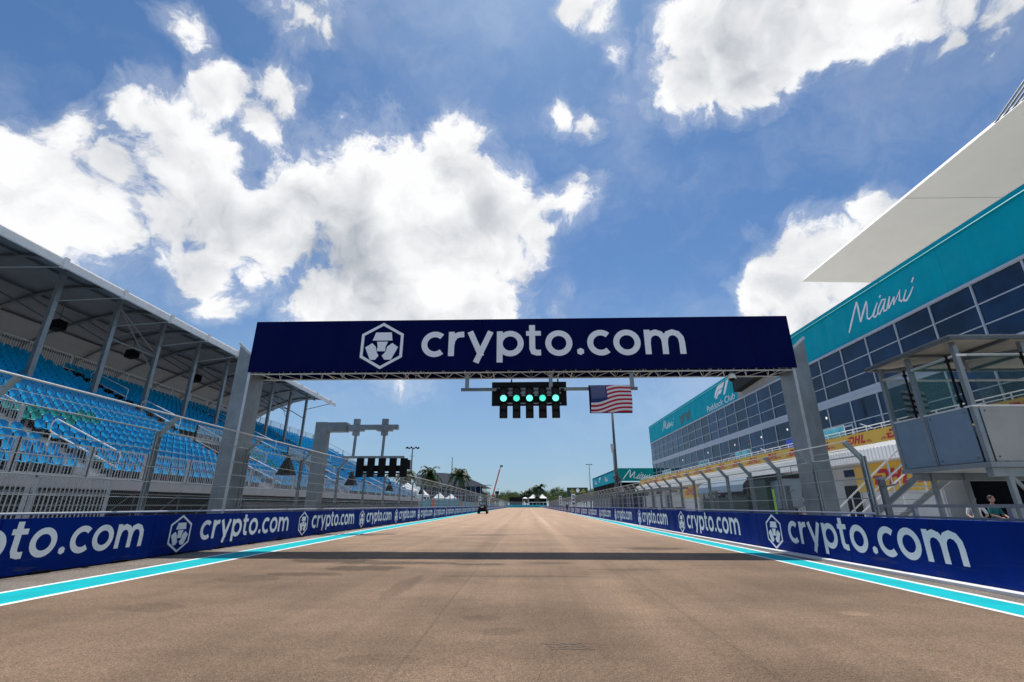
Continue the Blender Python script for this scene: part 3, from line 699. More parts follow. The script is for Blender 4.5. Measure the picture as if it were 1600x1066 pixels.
# small camera dome under the truss
c = root('security_camera', (7.75, GY + .3, 6.0), 'small white dome camera under the right half of the gantry', 'camera')
mb = MB(); mb.tube([(7.75, GY + .3, 6.07), (7.75, GY + .3, 5.98), (7.75, GY + .3, 5.84)], [.07, .13, .16], 12); mb.build('housing', 'white', c, True)
mb = MB(); mb.ball((7.75, GY + .3, 5.84), .12, 12, 8); mb.build('dome', 'black', c, True)

# ================================================================== SECOND LIGHT RIG
q = root('light_mast', (-11.5, 26.3, 0), 'grey cantilever mast beyond the gantry reaching over the left barrier', 'mast')
mb = MB(); mb.box(-11.86, -11.22, 26, 26.6, 0, 5.72); mb.box(-12.0, -11.1, 25.85, 26.75, -.01, .08); mb.build('post', 'pillar', q)
mb = MB(); mb.box(-11.22, -10.12, 26.02, 26.58, 5.26, 5.76); mb.build('arm', 'pillar', q)
mb = MB(); mb.box(-11.86, -11.22, 26, 26.6, 5.722, 5.78); mb.box(-10.12, -7.24, 26.15, 26.45, 5.38, 5.64); mb.build('boom', 'galv', q)
for xx in (-9.62, -8.0):
    mb = MB(); mb.box(xx - .17, xx + .17, 26.2, 26.4, 5.66, 5.98); mb.box(xx - .42, xx + .42, 26.08, 26.52, 5.30, 5.37); mb.box(xx - .17, xx + .17, 26.18, 26.42, 5.05, 5.298)
    mb.tube([(xx, 26.3, 5.05), (xx - .02, 26.3, 3.9)], .075, 10); mb.build('drop_tube', 'galv', q)
mb = MB(); mb.box(-10.25, -6.78, 26.2, 26.4, 3.80, 3.92); mb.build('lower_bar', 'galv', q)
s = root('start_light_panel', (-8.1, 26.3, 3.8), 'unlit black light panel of five columns hung on the left cantilever mast', 'start lights')
for k in range(5):
    light_module(-9.16 + k * .605, s, -1, 26.12, 2.79, 3.79, 0, wx=.19, hood=False)
mb = MB(); mb.box(-9.2, -6.7, 26.30, 26.36, 3.10, 3.42); mb.box(-9.2, -6.7, 26.28, 26.32, 2.96, 3.02); mb.box(-6.52, -6.42, 26.1, 26.4, 3.2, 3.7); mb.build('cross_frame', 'black', s)

def horn(x, y, z, label, sc_=1.):
    h = root('horn_speaker', (x, y, z), label, 'speaker', 'speakers clamped to the left debris fence')
    mb = MB(); w0, w1, dz = .10 * sc_, .42 * sc_, .62 * sc_
    mb.hexa([(x - w1 * .75, y - w1 * .6, z - dz), (x + w1 * .75, y - w1 * .6, z - dz), (x + w1 * .75, y + w1 * .6, z - dz), (x - w1 * .75, y + w1 * .6, z - dz),
             (x - w0, y - w0, z), (x + w0, y - w0, z), (x + w0, y + w0, z), (x - w0, y + w0, z)])
    mb.box(x - w1 * .8, x + w1 * .8, y - w1 * .65, y + w1 * .65, z - dz - .07 * sc_, z - dz - .003)
    mb.build('bell', 'black', h)
    mb = MB(); mb.tube([(x, y, z), (x, y, z + .17 * sc_)], .10 * sc_, 10); mb.build('driver', 'black', h, True)
    mb = MB(); mb.tube([(x, y, z + .08), (x + .35 * sc_, y + .02, z + .02)], .02, 6); mb.build('bracket', 'galv', h)
horn(-10.85, 21.5, 3.32, 'black bell shaped speaker on the fence between gantry pillar and cantilever mast', 1.)
horn(-10.8, 29.6, 3.15, 'black bell shaped speaker on the fence just below the unlit light panel', .95)
horn(-10.95, 38.6, 3.0, 'small black speaker on the fence right of the unlit light panel', .85)
horn(-11.3, 52, 3.05, 'farthest small black speaker on the left fence', .85)

# ================================================================== GRANDSTAND
GX0, GZ0, DX, DZ, NROW = -15.25, 2.25, .80, .385, 21
SY0, SY1 = 6.0, 70.0
gs = root('grandstand', (-24, 50, 0), 'long covered grandstand with blue seats on the left of the track', 'grandstand')
AISLES = [17.2 + 12.1 * k for k in range(5)] + [5.2]
VOMS = [(12.6, 16.4), (30.2, 33.4), (42.6, 45.8)]     # vomitories: rows 4-7 left open
def invom(y, r): return 4 <= r <= 7 and any(a < y < b for a, b in VOMS)
mb = MB()
for r_ in range(NROW):
    x1 = GX0 - r_ * DX; x0 = x1 - DX; z = GZ0 + r_ * DZ
    ys = [(SY0, SY1)]
    if 4 <= r_ <= 7:
        ys = []; p = SY0
        for a, b in VOMS: ys.append((p, a)); p = b
        ys.append((p, SY1))
    for a, b in ys:
        mb.box(x0, x1 - .002, a, b, z - .06, z); mb.face([(x1, a, z), (x1, b, z), (x1, b, z - DZ), (x1, a, z - DZ)])
mb.build('terrace', 'deck', gs)
mb = MB()
for a, b in VOMS:
    mb.box(GX0 - 8 * DX, GX0 - 4 * DX, a, b, GZ0 + .1, GZ0 + .16, 0)
    mb.box(GX0 - 8 * DX + .0, GX0 - 8 * DX + .05, a, b, GZ0 + .2, GZ0 + 7.9 * DZ, 1)
    for y in (a, b): mb.hexa([(GX0 - 8 * DX, y - .02, GZ0 + .17), (GX0 - 4 * DX, y - .02, GZ0 + .17), (GX0 - 4 * DX, y + .02, GZ0 + .17), (GX0 - 8 * DX, y + .02, GZ0 + .17), (GX0 - 8 * DX, y - .02, GZ0 + 8 * DZ - .1), (GX0 - 4 * DX, y - .02, GZ0 + 4 * DZ - .1), (GX0 - 4 * DX, y + .02, GZ0 + 4 * DZ - .1), (GX0 - 8 * DX, y + .02, GZ0 + 8 * DZ - .1)], 0)
mb.build('vomitory', ['offw', 'dark'], gs)
# steps in the aisles
mb = MB()
for ay in AISLES:
    for r_ in range(NROW):
        x1 = GX0 - r_ * DX; z = GZ0 + r_ * DZ
        if not invom(ay, r_): mb.box(x1 - .02, x1 + .30, ay - .5, ay + .5, z - DZ + .002, z - DZ / 2); 
mb.build('aisle_steps', 'offw', gs)
def picket(mb, p, q, h, gap=.11, every=2.4, r=.009):
    p = Vector(p); q = Vector(q); n = max(1, int((q - p).length / gap))
    for k in range(n + 1):
        a = p + (q - p) * k / n
        mb.box(a.x - r, a.x + r, a.y - r, a.y + r, a.z + .06, a.z + h - .02)
    for dz in (.06, h): mb.bar(p + Vector((0, 0, dz)), q + Vector((0, 0, dz)), .045)
    m = max(1, int((q - p).length / every))
    for k in range(m + 1):
        a = p + (q - p) * k / m; mb.box(a.x - .035, a.x + .035, a.y - .05, a.y + .05, a.z - .15, a.z + h + .02)
def rail_part(name, pieces, m='alu', **k):
    mb = MB()
    for p, q_, h in pieces: picket(mb, p, q_, h, **k)
    return mb.build(name, m, gs)
fr_pieces = []
for k in range(26):
    y = SY0 + 2.43 * k; rail_part('front_guardrail', [((GX0 + .55, y, GZ0 - .05), (GX0 + .55, y + 2.38, GZ0 - .05), 1.0)], gap=.12 if k < 14 else .24)
mb = MB(); mb.box(GX0 - .01, GX0 + .62, SY0, SY1, GZ0 - .12, GZ0 - .052); mb.box(GX0 + .60, GX0 + .64, SY0, SY1, GZ0 - .38, GZ0 - .02); mb.build('front_walkway', 'deck', gs)
mb = MB(); mb.box(GX0 + .55, GX0 + .59, SY0, SY1, 1.25, GZ0 - .385)
zt = GZ0 + NROW * DZ
bx = GX0 - NROW * DX
rail_part('back_guardrail', [((bx, SY0, zt), (bx, SY1, zt), 1.05)], gap=.16)
rail_part('end_guardrail', [((GX0, SY1, GZ0), (bx, SY1, zt), 1.0)], gap=.2)
for a, b in VOMS:
    xa, xb = GX0 - 4 * DX, GX0 - 8 * DX; za, zb = GZ0 + 4 * DZ, GZ0 + 8 * DZ
    rail_part('vomitory_guardrail', [((xb, a, zb), (xb, b, zb), 1.0), ((xa, a, za), (xb, a, zb), 1.0), ((xa, b, za), (xb, b, zb), 1.0)], 'alu', gap=.12)
# looped handrails up the aisles
def hrail(y, r0, r1):
    x0, x1 = GX0 - r0 * DX + .2, GX0 - r1 * DX; z0, z1 = GZ0 + r0 * DZ, GZ0 + r1 * DZ
    mb = MB()
    lo, hi = .42, .95
    mb.tube([(x1, y, z1 + lo), (x1 - .16, y, z1 + lo + .1), (x1 - .2, y, z1 + (lo + hi) / 2), (x1 - .14, y, z1 + hi - .06), (x1, y, z1 + hi), (x0, y, z0 + hi), (x0 + .05, y, z0 + hi - .08), (x0 + .05, y, z0 - .2)], .028, 7)
    mb.tube([(x1, y, z1 + lo), (x0, y, z0 + lo)], .028, 7); mb.tube([(x1 - .1, y, z1 + lo), (x1 - .1, y, z1 - .05)], .024, 6)
    mb.build('handrail', 'white', gs, True)
for ay in AISLES:
    for r0, r1 in ((0, 3.2), (9, 12), (14, 17)): hrail(ay, r0, r1)
# under-stand scaffold, scrim and a black sheet for the shade
mb = MB(); y = SY0
while y < SY1:
    for r_ in (0, 5, 10, 15, 20):
        x = GX0 - r_ * DX + (.4 if r_ == 0 else 0); mb.tube([(x, y, 0), (x, y, GZ0 + r_ * DZ - .1)], .03, 5)
    mb.tube([(GX0 + .4, y, .2), (GX0 - 3.6, y, 1.9)], .024, 5)
    mb.tube([(GX0 + .42, y, .15), (GX0 + .42, y + 2.4, 1.8)], .024, 5)
    y += 2.43
for z in (.5, 1.35, 1.75): mb.tube([(GX0 + .46, SY0, z), (GX0 + .46, SY1, z)], .03, 5)
mb.build('scaffold', 'galvd', gs)
mb = MB(); mb.box(GX0 - .32, GX0 - .30, SY0, SY1, 0, GZ0 - .08); mb.box(GX0 + 0, GX0 + .02, 26, SY1, 0, 1.55, 1); mb.build('understand_shade_and_scrim', ['dark', 'scrim'], gs)  # black sheet stands in for the shade beneath; the scrim is real

# roof: arched, on raking columns
COLS = [15.1, 18.95] + [22.8 + 3.87 * k for k in range(9)]
CX = -26.0
RP = [(-24.0, 13.22), (-24.5, 13.62), (-25.4, 13.86), (-26.6, 13.95), (-28, 13.86), (-29.5, 13.5), (-31, 12.95), (-32.4, 12.3), (-33.6, 11.6), (-34.6, 10.9)]
RY0, RY1 = 9.0, 57.2
mb = MB()
for (xa, za), (xb, zb) in zip(RP, RP[1:]):
    mb.hexa([(xb, RY0, zb - .04), (xa, RY0, za - .04), (xa, RY1, za - .04), (xb, RY1, zb - .04), (xb, RY0, zb), (xa, RY0, za), (xa, RY1, za), (xb, RY1, zb)])
roof = mb.build('roof', 'fabric', gs)
mb = MB(); mb.box(-24.05, -23.9, RY0, RY1 + .05, 13.02, 13.34); mb.tube([(-24.0, RY0, 13.42), (-24.0, RY1, 13.42)], .09, 8); mb.build('fascia', 'white', roof)
for k in range(len(COLS)):
    y = COLS[k] + 1.95
    if y < RY1: 
        mb = MB(); mb.box(-24.1, -23.86, y - .12, y + .12, 12.98, 13.55); mb.build('fascia_joint', 'white', roof)
for y in COLS:
    yy = y + 1.95
    mb = MB()
    for (xa, za), (xb, zb) in zip(RP, RP[1:]):
        mb.bar((xa, yy, za - .16), (xb, yy, zb - .16), .13, .2, up=(0, 1, 0))
    mb.build('rafter', 'galvd', roof)
for xa, za in ((-26.6, 13.83), (-29.5, 13.38), (-31.7, 12.55), (-33.5, 11.6), (-34.5, 10.9)): mb = MB(); mb.bar((xa, RY0, za), (xa, RY1, za), .09, .12); mb.build('purlin', 'galvd', roof)
for y in COLS:
    mb = MB(); zb = GZ0 + DZ * ((GX0 - CX) / DX) - .35
    mb.bar((CX, y, zb), (CX, y, 13.8), .22, .26, up=(0, 1, 0))
    c_ = mb.build('column', 'galv', gs)
    mb = MB(); mb.tube([(CX + .1, y, 12.0), (-24.05, y + 1.95, 13.05)], .045, 6); mb.build('brace', 'galv', c_)
    mb = MB(); mb.tube([(CX, y, 10.9), (-29.8, y - 2.0, 13.2)], .045, 6); mb.build('back_brace', 'galvd', c_)
mb = MB()
for a in (3, 8):
    y, y2 = COLS[a], COLS[a + 1]; mb.tube([(CX, y, 11.2), (CX, y2, 11.2)], .06, 6); mb.tube([(CX, y, 13.4), (CX, y2, 11.3)], .03, 5); mb.tube([(CX, y, 11.3), (CX, y2, 13.4)], .03, 5)
    mb.tube([(CX, y, 13.4), (CX, y2 , 10.1)], .03, 5)
mb.build('tie_bar', 'galv', gs)
# rear rib mast posts behind the top row
for (y, i) in ((26.1, 0), (31.9, 1), (38.9, 2)):
    s = root('loudspeaker', (-29, y, 11.8), 'black loudspeaker box under the grandstand roof, %s from the left' % ['first', 'second', 'third'][i], 'speaker', 'speakers under the stand roof')
    mb = MB(); mb.hexa([(-29.3, y - .33, 11.55), (-28.7, y - .33, 11.65), (-28.7, y + .33, 11.65), (-29.3, y + .33, 11.55), (-29.28, y - .3, 12.1), (-28.72, y - .3, 12.2), (-28.72, y + .3, 12.2), (-29.28, y + .3, 12.1)])
    mb.build('cabinet', 'black', s)
    mb = MB(); mb.box(-28.68, -28.66, y - .28, y + .28, 11.7, 12.15); mb.build('grille', 'dark', s)
    mb = MB(); mb.tube([(-29, y, 12.2), (-29, y, 13.6)], .03, 6); mb.build('bracket', 'galvd', s)

# seats
def seat_geo(mb, x, y, z, mi=0):
    # x: back edge of the row step; facing +x
    W_ = .215
    rows = [(-.02, .80, .80), (-.035, .74, .96), (-.01, .62, 1), (.03, .50, 1), (.07, .42, .98), (.16, .385, .95), (.30, .385, .95), (.40, .40, .9), (.43, .37, .85)]
    base = len(mb.v)
    for (dx, dz, ws) in rows:
        for u_ in (-1, -.5, 0, .5, 1):
            cup = (.05 if dz > .42 else 0) * abs(u_) ** 2; up_ = (.03 if dz <= .42 else 0) * abs(u_) ** 2
            drop = -.06 * abs(u_) ** 2.5 if dz > .79 else 0
            mb.v.append((x + dx + cup, y + u_ * W_ * ws, z + dz - .02 + up_ + drop))
    for a in range(len(rows) - 1):
        for b in range(4):
            i = base + a * 5 + b; mb.f.append((i, i + 1, i + 6, i + 5)); mb.m.append(mi)
    mb.box(x - .02, x + .02, y - .17, y + .17, z + .02, z + .36, mi + 1)
rnd = random.Random(3); near = []; rest = []
for r_ in range(NROW):
    x = GX0 - (r_ + 1) * DX + .16; z = GZ0 + r_ * DZ
    n = int((SY1 - SY0) / .5)
    for k in range(n):
        y = SY0 + .25 + k * .5
        if any(abs(y - a) < .55 for a in AISLES) or invom(y, r_): continue
        if any(a - .25 < y < b + .25 for a, b in VOMS) and r_ in (4, 7, 8): continue
        grn = False
        # two patches of teal seats beside the vomitories
        if 4 <= r_ <= 8 and 16.4 < y < 22.5 and 4.4 + (y - 16.4) * .35 < r_ + rnd.random() < 6.6 + (y - 16.4) * .2: grn = True
        if 3 <= r_ <= 9 and 34 < y < 36.2 and rnd.random() < .75: grn = True
        if 2 <= r_ <= 6 and 60 < y < 63 and rnd.random() < .6: grn = True
        d = Vector((x, y, z)).length
        px_vis = y > abs(x) * .92
        near.append((d if px_vis else d + 200, x, y, z, grn))
near.sort()
protos = {}
for gcol in (0, 1):
    mb = MB(); seat_geo(mb, 0, 0, 0, 0)
    me_o = mb.build('seat', ['seatg' if gcol else 'seat', 'dark'], None); col.objects.unlink(me_o); protos[gcol] = me_o
for k, (d, x, y, z, gcol) in enumerate(near[:100]):
    o = protos[int(gcol)].copy(); col.objects.link(o); o.parent = gs
    o.location = Vector((x, y, z)) - Vector(LOC[gs.name]); o.rotation_euler[2] = R(rnd.uniform(-2, 2))
    if gcol: o['label'] = 'teal green seat'
rest = near[100:]
for gcol in (0, 1):
    mb = MB()
    for (d, x, y, z, gg) in rest:
        if int(gg) == gcol: seat_geo(mb, x, y, z, 0)
    o = mb.build('teal_seats' if gcol else 'seat_rows', ['seatg' if gcol else 'seat', 'dark'], gs); o['kind'] = 'stuff'
bpy.data.objects.remove(protos[0]); bpy.data.objects.remove(protos[1])

# barred crowd gates behind the left fence
def gate(y0, y1, label, k):
    r = root('crowd_gate', (-12.5, (y0 + y1) / 2, 0), label, 'gate', 'barred gates below the stand')
    mb = MB(); 
    for z in (.12, 2.02): mb.box(-12.53, -12.47, y0, y1, z, z + .06)
    for z in (1.62,): mb.box(-12.52, -12.48, y0, y1, z, z + .03)
    for y in (y0, y1 - .06): mb.box(-12.54, -12.46, y, y + .06, .0, 2.1)
    mb.build('frame', 'alu', r)
    mb = MB(); y = y0 + .12
    while y < y1 - .1: mb.box(-12.515, -12.495, y, y + .022, .18, 2.02); y += .125
    mb.build('bars', 'alu', r)
gate(9.2, 11.9, 'left of two barred metal gates below the stand at the left edge', 0); gate(12.0, 14.3, 'right of two barred metal gates below the stand at the left edge', 1)

# ================================================================== PADDOCK CLUB BUILDING
BX, BY0, BY1 = 27.0, 2.0, 104.4
b_ = root('pit_building', (BX + 6, 50, 0), 'long three storey pit building with teal fascia and blue glass', 'building')
mb = MB(); mb.box(BX + .35, BX + 16, BY0, BY1, 0, 17.6); mb.build('core', 'offw', b_)
mb = MB(); mb.box(BX + .0, BX + .34, BY0, BY1, 14.12, 17.75); mb.box(BX + .0, BX + 16, BY1 + .0, BY1 + .25, 14.12, 17.75)
for k in range(8): pass
band = mb.build('teal_fascia', 'teal', b_)
mb = MB()
for (ya, yb) in ((BY0, 21.5), (21.6, 32.9), (33.0, 43.9), (44.0, 56), (56.1, 68), (68.1, 80), (80.1, 92), (92.1, BY1)):
    mb.hexa([(BX - .10, ya, 17.30), (BX + .4, ya, 17.56), (BX + .4, yb, 17.56), (BX - .10, yb, 17.30), (BX - .12, ya, 17.34), (BX + .4, ya, 17.84), (BX + .4, yb, 17.84), (BX - .12, yb, 17.34)])
M['teal_l'] = mat('pale_teal_coping', (.02, .38, .42), .4)
mb.build('coping', 'teal_l', b_)
mb = MB(); script(mb, lambda u_, v, w_: (BX - w_ - .004, 37.38 - u_, 14.93 + v), .012, .12); mb.build('script_sign', 'print', band)
mb = MB(); script(mb, lambda u_, v, w_: (BX - w_ - .004, 94.2 - u_ * 1.05, 15.15 + v * .95), .012, .12); mb.build('script_sign', 'print', band)
mb = MB(); F = lambda y0, s_: (lambda u_, v, w_: (BX - w_ - .004, y0 - u_ * s_, 15.62 + v * s_))
ff = F(67.3, 1.0); w_ = .014
mb.face([ff(0, 0, w_), (ff(.8, 0, w_)), ff(1.9, .82, w_), ff(2.1, .88, w_), ff(3.6, .88, w_), ff(3.0, .42, w_), ff(2.2, .40, w_), ff(1.75, .3, w_), ff(1.5, .0, w_)])
mb.face([ff(1.0, .95, w_), ff(1.9, 1.5, w_), ff(2.6, 1.65, w_), ff(4.6, 1.65, w_), ff(3.8, 1.0, w_), ff(2.2, 1.0, w_), ff(1.9, .94, w_), ff(.9, .2, w_), ff(.5, .3, w_)])
mb.face([ff(3.6, .0, w_), ff(4.3, 0, w_), ff(6.0, 1.65, w_), ff(5.1, 1.65, w_)])
textmesh(mb, 'Paddock Club', lambda u_, v, w2: (BX - w2 - .004, 70.3 - u_, 14.42 + v * 1.05), .014, 1.15, .1, 1.55)
mb.build('club_sign', 'print', band)
mb = MB()
for (ya, yb) in ((80.5, 82.6), (77.6, 79.4)): mb.face([(BX - .008, yb, 14.5), (BX - .008, ya, 14.9), (BX - .008, ya - .6, 16.4), (BX - .008, yb + .6, 16.0)])
M['tealdirt'] = mat('faded_patch', (.02, .13, .17), .6, var=.3, vscale=.8); mb.build('faded_patch', 'tealdirt', band)
mb = MB(); mb.box(BX - .03, BX - .002, 49.6, 59.4, 14.15, 15.6); mb.build('bare_panel', 'concrete', band)
mb = MB(); mb.box(BX - .16, BX + .1, BY0, BY1, 13.93, 14.11); mb.box(BX - .10, BX + .1, BY0, BY1, 9.52, 10.22); mb.box(BX - .14, BX + .1, BY0, BY1, 9.78, 9.84)
mb.box(BX + .0, BX + .34, BY0, BY1, 9.9, 10.1) ; mb.build('floor_beam', 'frame', b_)
prnd = random.Random(21)
# bays: window (frame) > pane
def bay(y, w_, z0, z1, rows, door=False):
    f_ = MB(); t = .048
    f_.box(BX - .08, BX + .08, y - t, y + t, z0, z1)
    for z in rows: f_.box(BX - .05, BX + .05, y + t + .002, y + w_ - t - .002, z - .032, z + .032)
    if door:
        f_.box(BX - .07, BX + .05, y + .35, y + .45, z0, rows[0] - .05); f_.box(BX - .07, BX + .05, y + 1.5, y + 1.6, z0, rows[0] - .05); f_.box(BX - .07, BX + .05, y + 2.65, y + 2.75, z0, rows[0] - .05)
        f_.box(BX - .07, BX + .05, y + .46, y + 2.64, rows[0] - .28, rows[0] - .16)
    fo_ = f_.build('window', 'frame', b_)
    p = MB(); ed = sorted([z0] + list(rows) + [z1])
    for a, b in zip(ed, ed[1:]):
        t1, t2 = prnd.uniform(-.014, .014), prnd.uniform(-.010, .010)
        p.face([(BX - t1, y + .03, a), (BX + t1, y + w_ - .03, a), (BX + t1 + t2, y + w_ - .03, b), (BX - t1 + t2, y + .03, b)])
    p.build('pane', 'glass', fo_)
BW = 3.12
y = 26.45 - 8 * BW
while y < BY1 - .5:
    w__ = min(BW, BY1 - y)
    bay(y, w__, 10.22, 13.93, (11.35, 12.62)); y += BW
y = 26.45 - 8 * BW + .3; k = 0
while y < BY1 - .5:
    w__ = min(BW, BY1 - y)
    bay(y, w__, 6.2, 9.52, (7.85,), k in (3, 12, 19)); y += BW; k += 1
# lit ceiling lamps inside, seen through the lower storey glass
for k, y in enumerate([33.5, 42.8, 49.5, 55.2, 62.5, 72, 84]):
    mb = MB(); mb.tube([(BX - .03, y, 8.75), (BX - .012, y, 8.75)], .11, 12)
    mb.build('lit_lamp', 'clight', b_)
mb = MB(); mb.box(BX - .03, BX - .004, 46.1, 48.0, 6.3, 7.75, 0); mb.build('open_doorway', 'dark', b_)
mb = MB(); mb.box(BX - .03, BX - .004, 48.6, 50.2, 6.3, 7.75, 0); M['screen'] = mat('blue_lit_screen', (.01, .03, .3), .3, emit=(.02, .06, .55), est=.35); mb.build('window_screen', 'screen', b_)

# garages: lower block with sloping ribbed canopy, yellow balcony strip
G0 = 24.0
gr = b_
mb = MB(); mb.box(25.5, 27.34, BY0, BY1 + .0, 0, 5.2); mb.build('garage_wall', 'offw', gr)
mb = MB(); mb.box(G0 - .0, 27.0, BY0, BY1, 5.9, 6.15); mb.box(G0 + .05, 25.5, BY0, BY1, 5.0, 5.9); mb.build('balcony_deck', 'offw', gr)
mb = MB(); mb.box(G0 - .03, G0 + .04, BY0, BY1, 5.38, 6.28); ys_ = mb.build('yellow_strip', 'yellow', gr)
y = BY1 - 3; k = 0
while y > 20:
    mb = MB(); s_ = .62
    bold_dhl(mb, lambda u_, v, w2, y=y, s_=s_: (G0 - .03 - w2, y - u_ * s_, 5.53 + v * s_ * .95), .008); mb.build('courier_sign', 'red', ys_); y -= 4.1 if y < 60 else 4.4
# canopy
mb = MB(); n = 0; y = BY0
for (xa, za, xb, zb) in ((G0 - .06, 5.37, 23.0, 4.95), (23.0, 4.95, 22.85, 4.15)):
    mb.hexa([(xb, BY0, zb - .05), (xa, BY0, za - .05), (xa, BY1, za - .05), (xb, BY1, zb - .05), (xb, BY0, zb), (xa, BY0, za), (xa, BY1, za), (xb, BY1, zb)])
while y < BY1:
    mb.box(22.80, 22.845, y, y + .05, 4.16, 4.93); mb.bar((G0 - .08, y, 5.38), (23.0, y, 4.975), .05, .03); y += .33
mb.build('ribbed_canopy', 'white', gr)
mb = MB(); mb.box(22.9, 25.5, BY0, BY1, 4.10, 4.145); mb.build('canopy_soffit', 'offw', gr)
mb = MB(); y = BY0 + .5
tubes = MB()
for z in (6.42, 6.62): tubes.tube([(G0 + .05, BY0, z), (G0 + .05, BY1, z)], .03, 6)
while y < BY1: tubes.box(G0 + .02, G0 + .08, y - .03, y + .03, 6.15, 6.62); y += 1.5
tubes.build('balcony_rail', 'white', gr)
# glass balustrade sections with white frames
for (ya, yb) in ((36.4, 41.6), (52.2, 56.0), (64.5, 68.2), (82, 87)):
    p = MB(); p.box(G0 + .10, G0 + .12, ya, yb, 6.2, 7.05); o = p.build('balustrade', 'clear', gr)
    p = MB()
    for yy in (ya, (ya + yb) / 2, yb): p.box(G0 + .09, G0 + .13, yy - .03, yy + .03, 6.2, 7.07)
    p.box(G0 + .09, G0 + .13, ya, yb, 7.05, 7.10); p.build('balustrade_frame', 'white', o)
p = MB()
for ya in (34.3, 40.5, 49.5): p.bar((G0 - .1, ya, 6.85), (G0 + .05, ya - 1.1, 6.35), .05); p.bar((G0 + .05, ya - 1.1, 6.35), (G0 + .05, ya + 2.0, 6.9), .05) if False else None
p.build('stay', 'white', gr)
# garage doors, name boards over them, yellow boards between
y = 6.0; k = 0
while y < 100:
    mb = MB(); mb.box(25.40, 25.49, y, y + 6.4, .0, 2.80); mb.build('garage_opening', 'dark', gr)
    mb = MB(); mb.box(25.36, 25.485, y + .2, y + 6.2, 2.81, 3.35); dr = mb.build('roller_door', 'offw', gr)
    m2 = MB()
    for q_ in range(4): m2.box(25.33, 25.359, y + .2, y + 6.2, 2.85 + q_ * .12, 2.88 + q_ * .12)
    m2.build('slats', 'concrete', dr)
    mb = MB(); mb.box(24.2, 24.26, y + .4, y + 4.2, 3.36, 3.86); mb.build('name_board', 'navy' if k % 2 else 'galvd', gr)
    y += 9.2; k += 1
for (ya, yb, z0, z1, x_) in ((29.0, 36.2, 2.25, 4.09, 24.0), (69.6, 76.2, 2.35, 4.08, 24.0)):
    mb = MB(); mb.box(x_ - .06, x_, ya, yb, z0, z1); o = mb.build('yellow_board', 'yellow', gr)
    mb = MB(); s_ = (yb - ya) / 6.8
    bold_dhl(mb, lambda u_, v, w2: (x_ - .06 - w2, yb - .75 * s_ - u_ * s_, z0 + .42 + v * s_ * .95), .008); mb.build('courier_sign', 'red', o)
    mb = MB(); mb.box(x_ - .05, x_ + .03, ya + .1, ya + .2, 0, z0); mb.box(x_ - .05, x_ + .03, yb - .2, yb - .1, 0, z0); mb.box(x_ + .02, x_ + 1.4, ya, yb, 0, z1 - .02); mb.build('board_pier', 'offw', gr)
# big screen hanging off the fascia
s = root('video_screen', (26.4, 54, 16), 'black video screen hung off the teal fascia above the glass', 'screen')
mb = MB(); mb.hexa([(26.0, 50.6, 15.15), (26.9, 50.6, 15.15), (26.9, 58.2, 14.75), (26.0, 58.2, 14.75), (26.0, 50.6, 17.9), (26.9, 50.6, 17.9), (26.9, 58.2, 17.6), (26.0, 58.2, 17.6)])
mb.build('housing', 'black', s); mb = MB(); mb.box(26.3, 26.95, 49.2, 50.55, 16.5, 17.2); mb.box(26.3, 26.95, 47.6, 49.1, 16.9, 17.3); mb.build('bracket', 'dark', s)

# ================================================================== STADIUM CANOPY
c = root('stadium_canopy', (95, 20, 45), 'huge pale pointed stadium canopy above the pit building', 'canopy')
mb = MB(); P_ = [(57.2, 88.9), (130, 91.5), (130, -60), (57.2, -60)]
mb.v += [(x, y, 45.0 if i in (0, 3) else 44.2) for i, (x, y) in enumerate(P_)] + [(x + (1.6 if i in (0, 3) else 0), y - (1.2 if i < 2 else 0), 46.6) for i, (x, y) in enumerate(P_)]
for q_ in ((0, 1, 2, 3), (7, 6, 5, 4), (0, 4, 5, 1), (1, 5, 6, 2), (2, 6, 7, 3), (3, 7, 4, 0)): mb.f.append(q_); mb.m.append(0)
slab = mb.build('slab', 'canopy', c)
mb = MB()
for x in (75, 98): mb.box(x, x + .06, -60, 88.8, 44.78, 44.90 - .012 * (x - 57))
for y in (34, 61): mb.hexa([(57.4, y, 44.965), (128, y, 44.18), (128, y + .07, 44.18), (57.4, y + .07, 44.965), (57.4, y, 45.01), (128, y, 44.3), (128, y + .07, 44.3), (57.4, y + .07, 45.01)])
mb.build('soffit_joint', 'deck', slab)
for k in range(4):
    mb = MB(); mb.tube([(57.6, 46.8 - k * 1.1, 45.4), (57.6 + 20, 46.8 - k * 1.1 - 46, 45.4 + 44)], .11, 6); mb.build('cable', 'galvd', c)

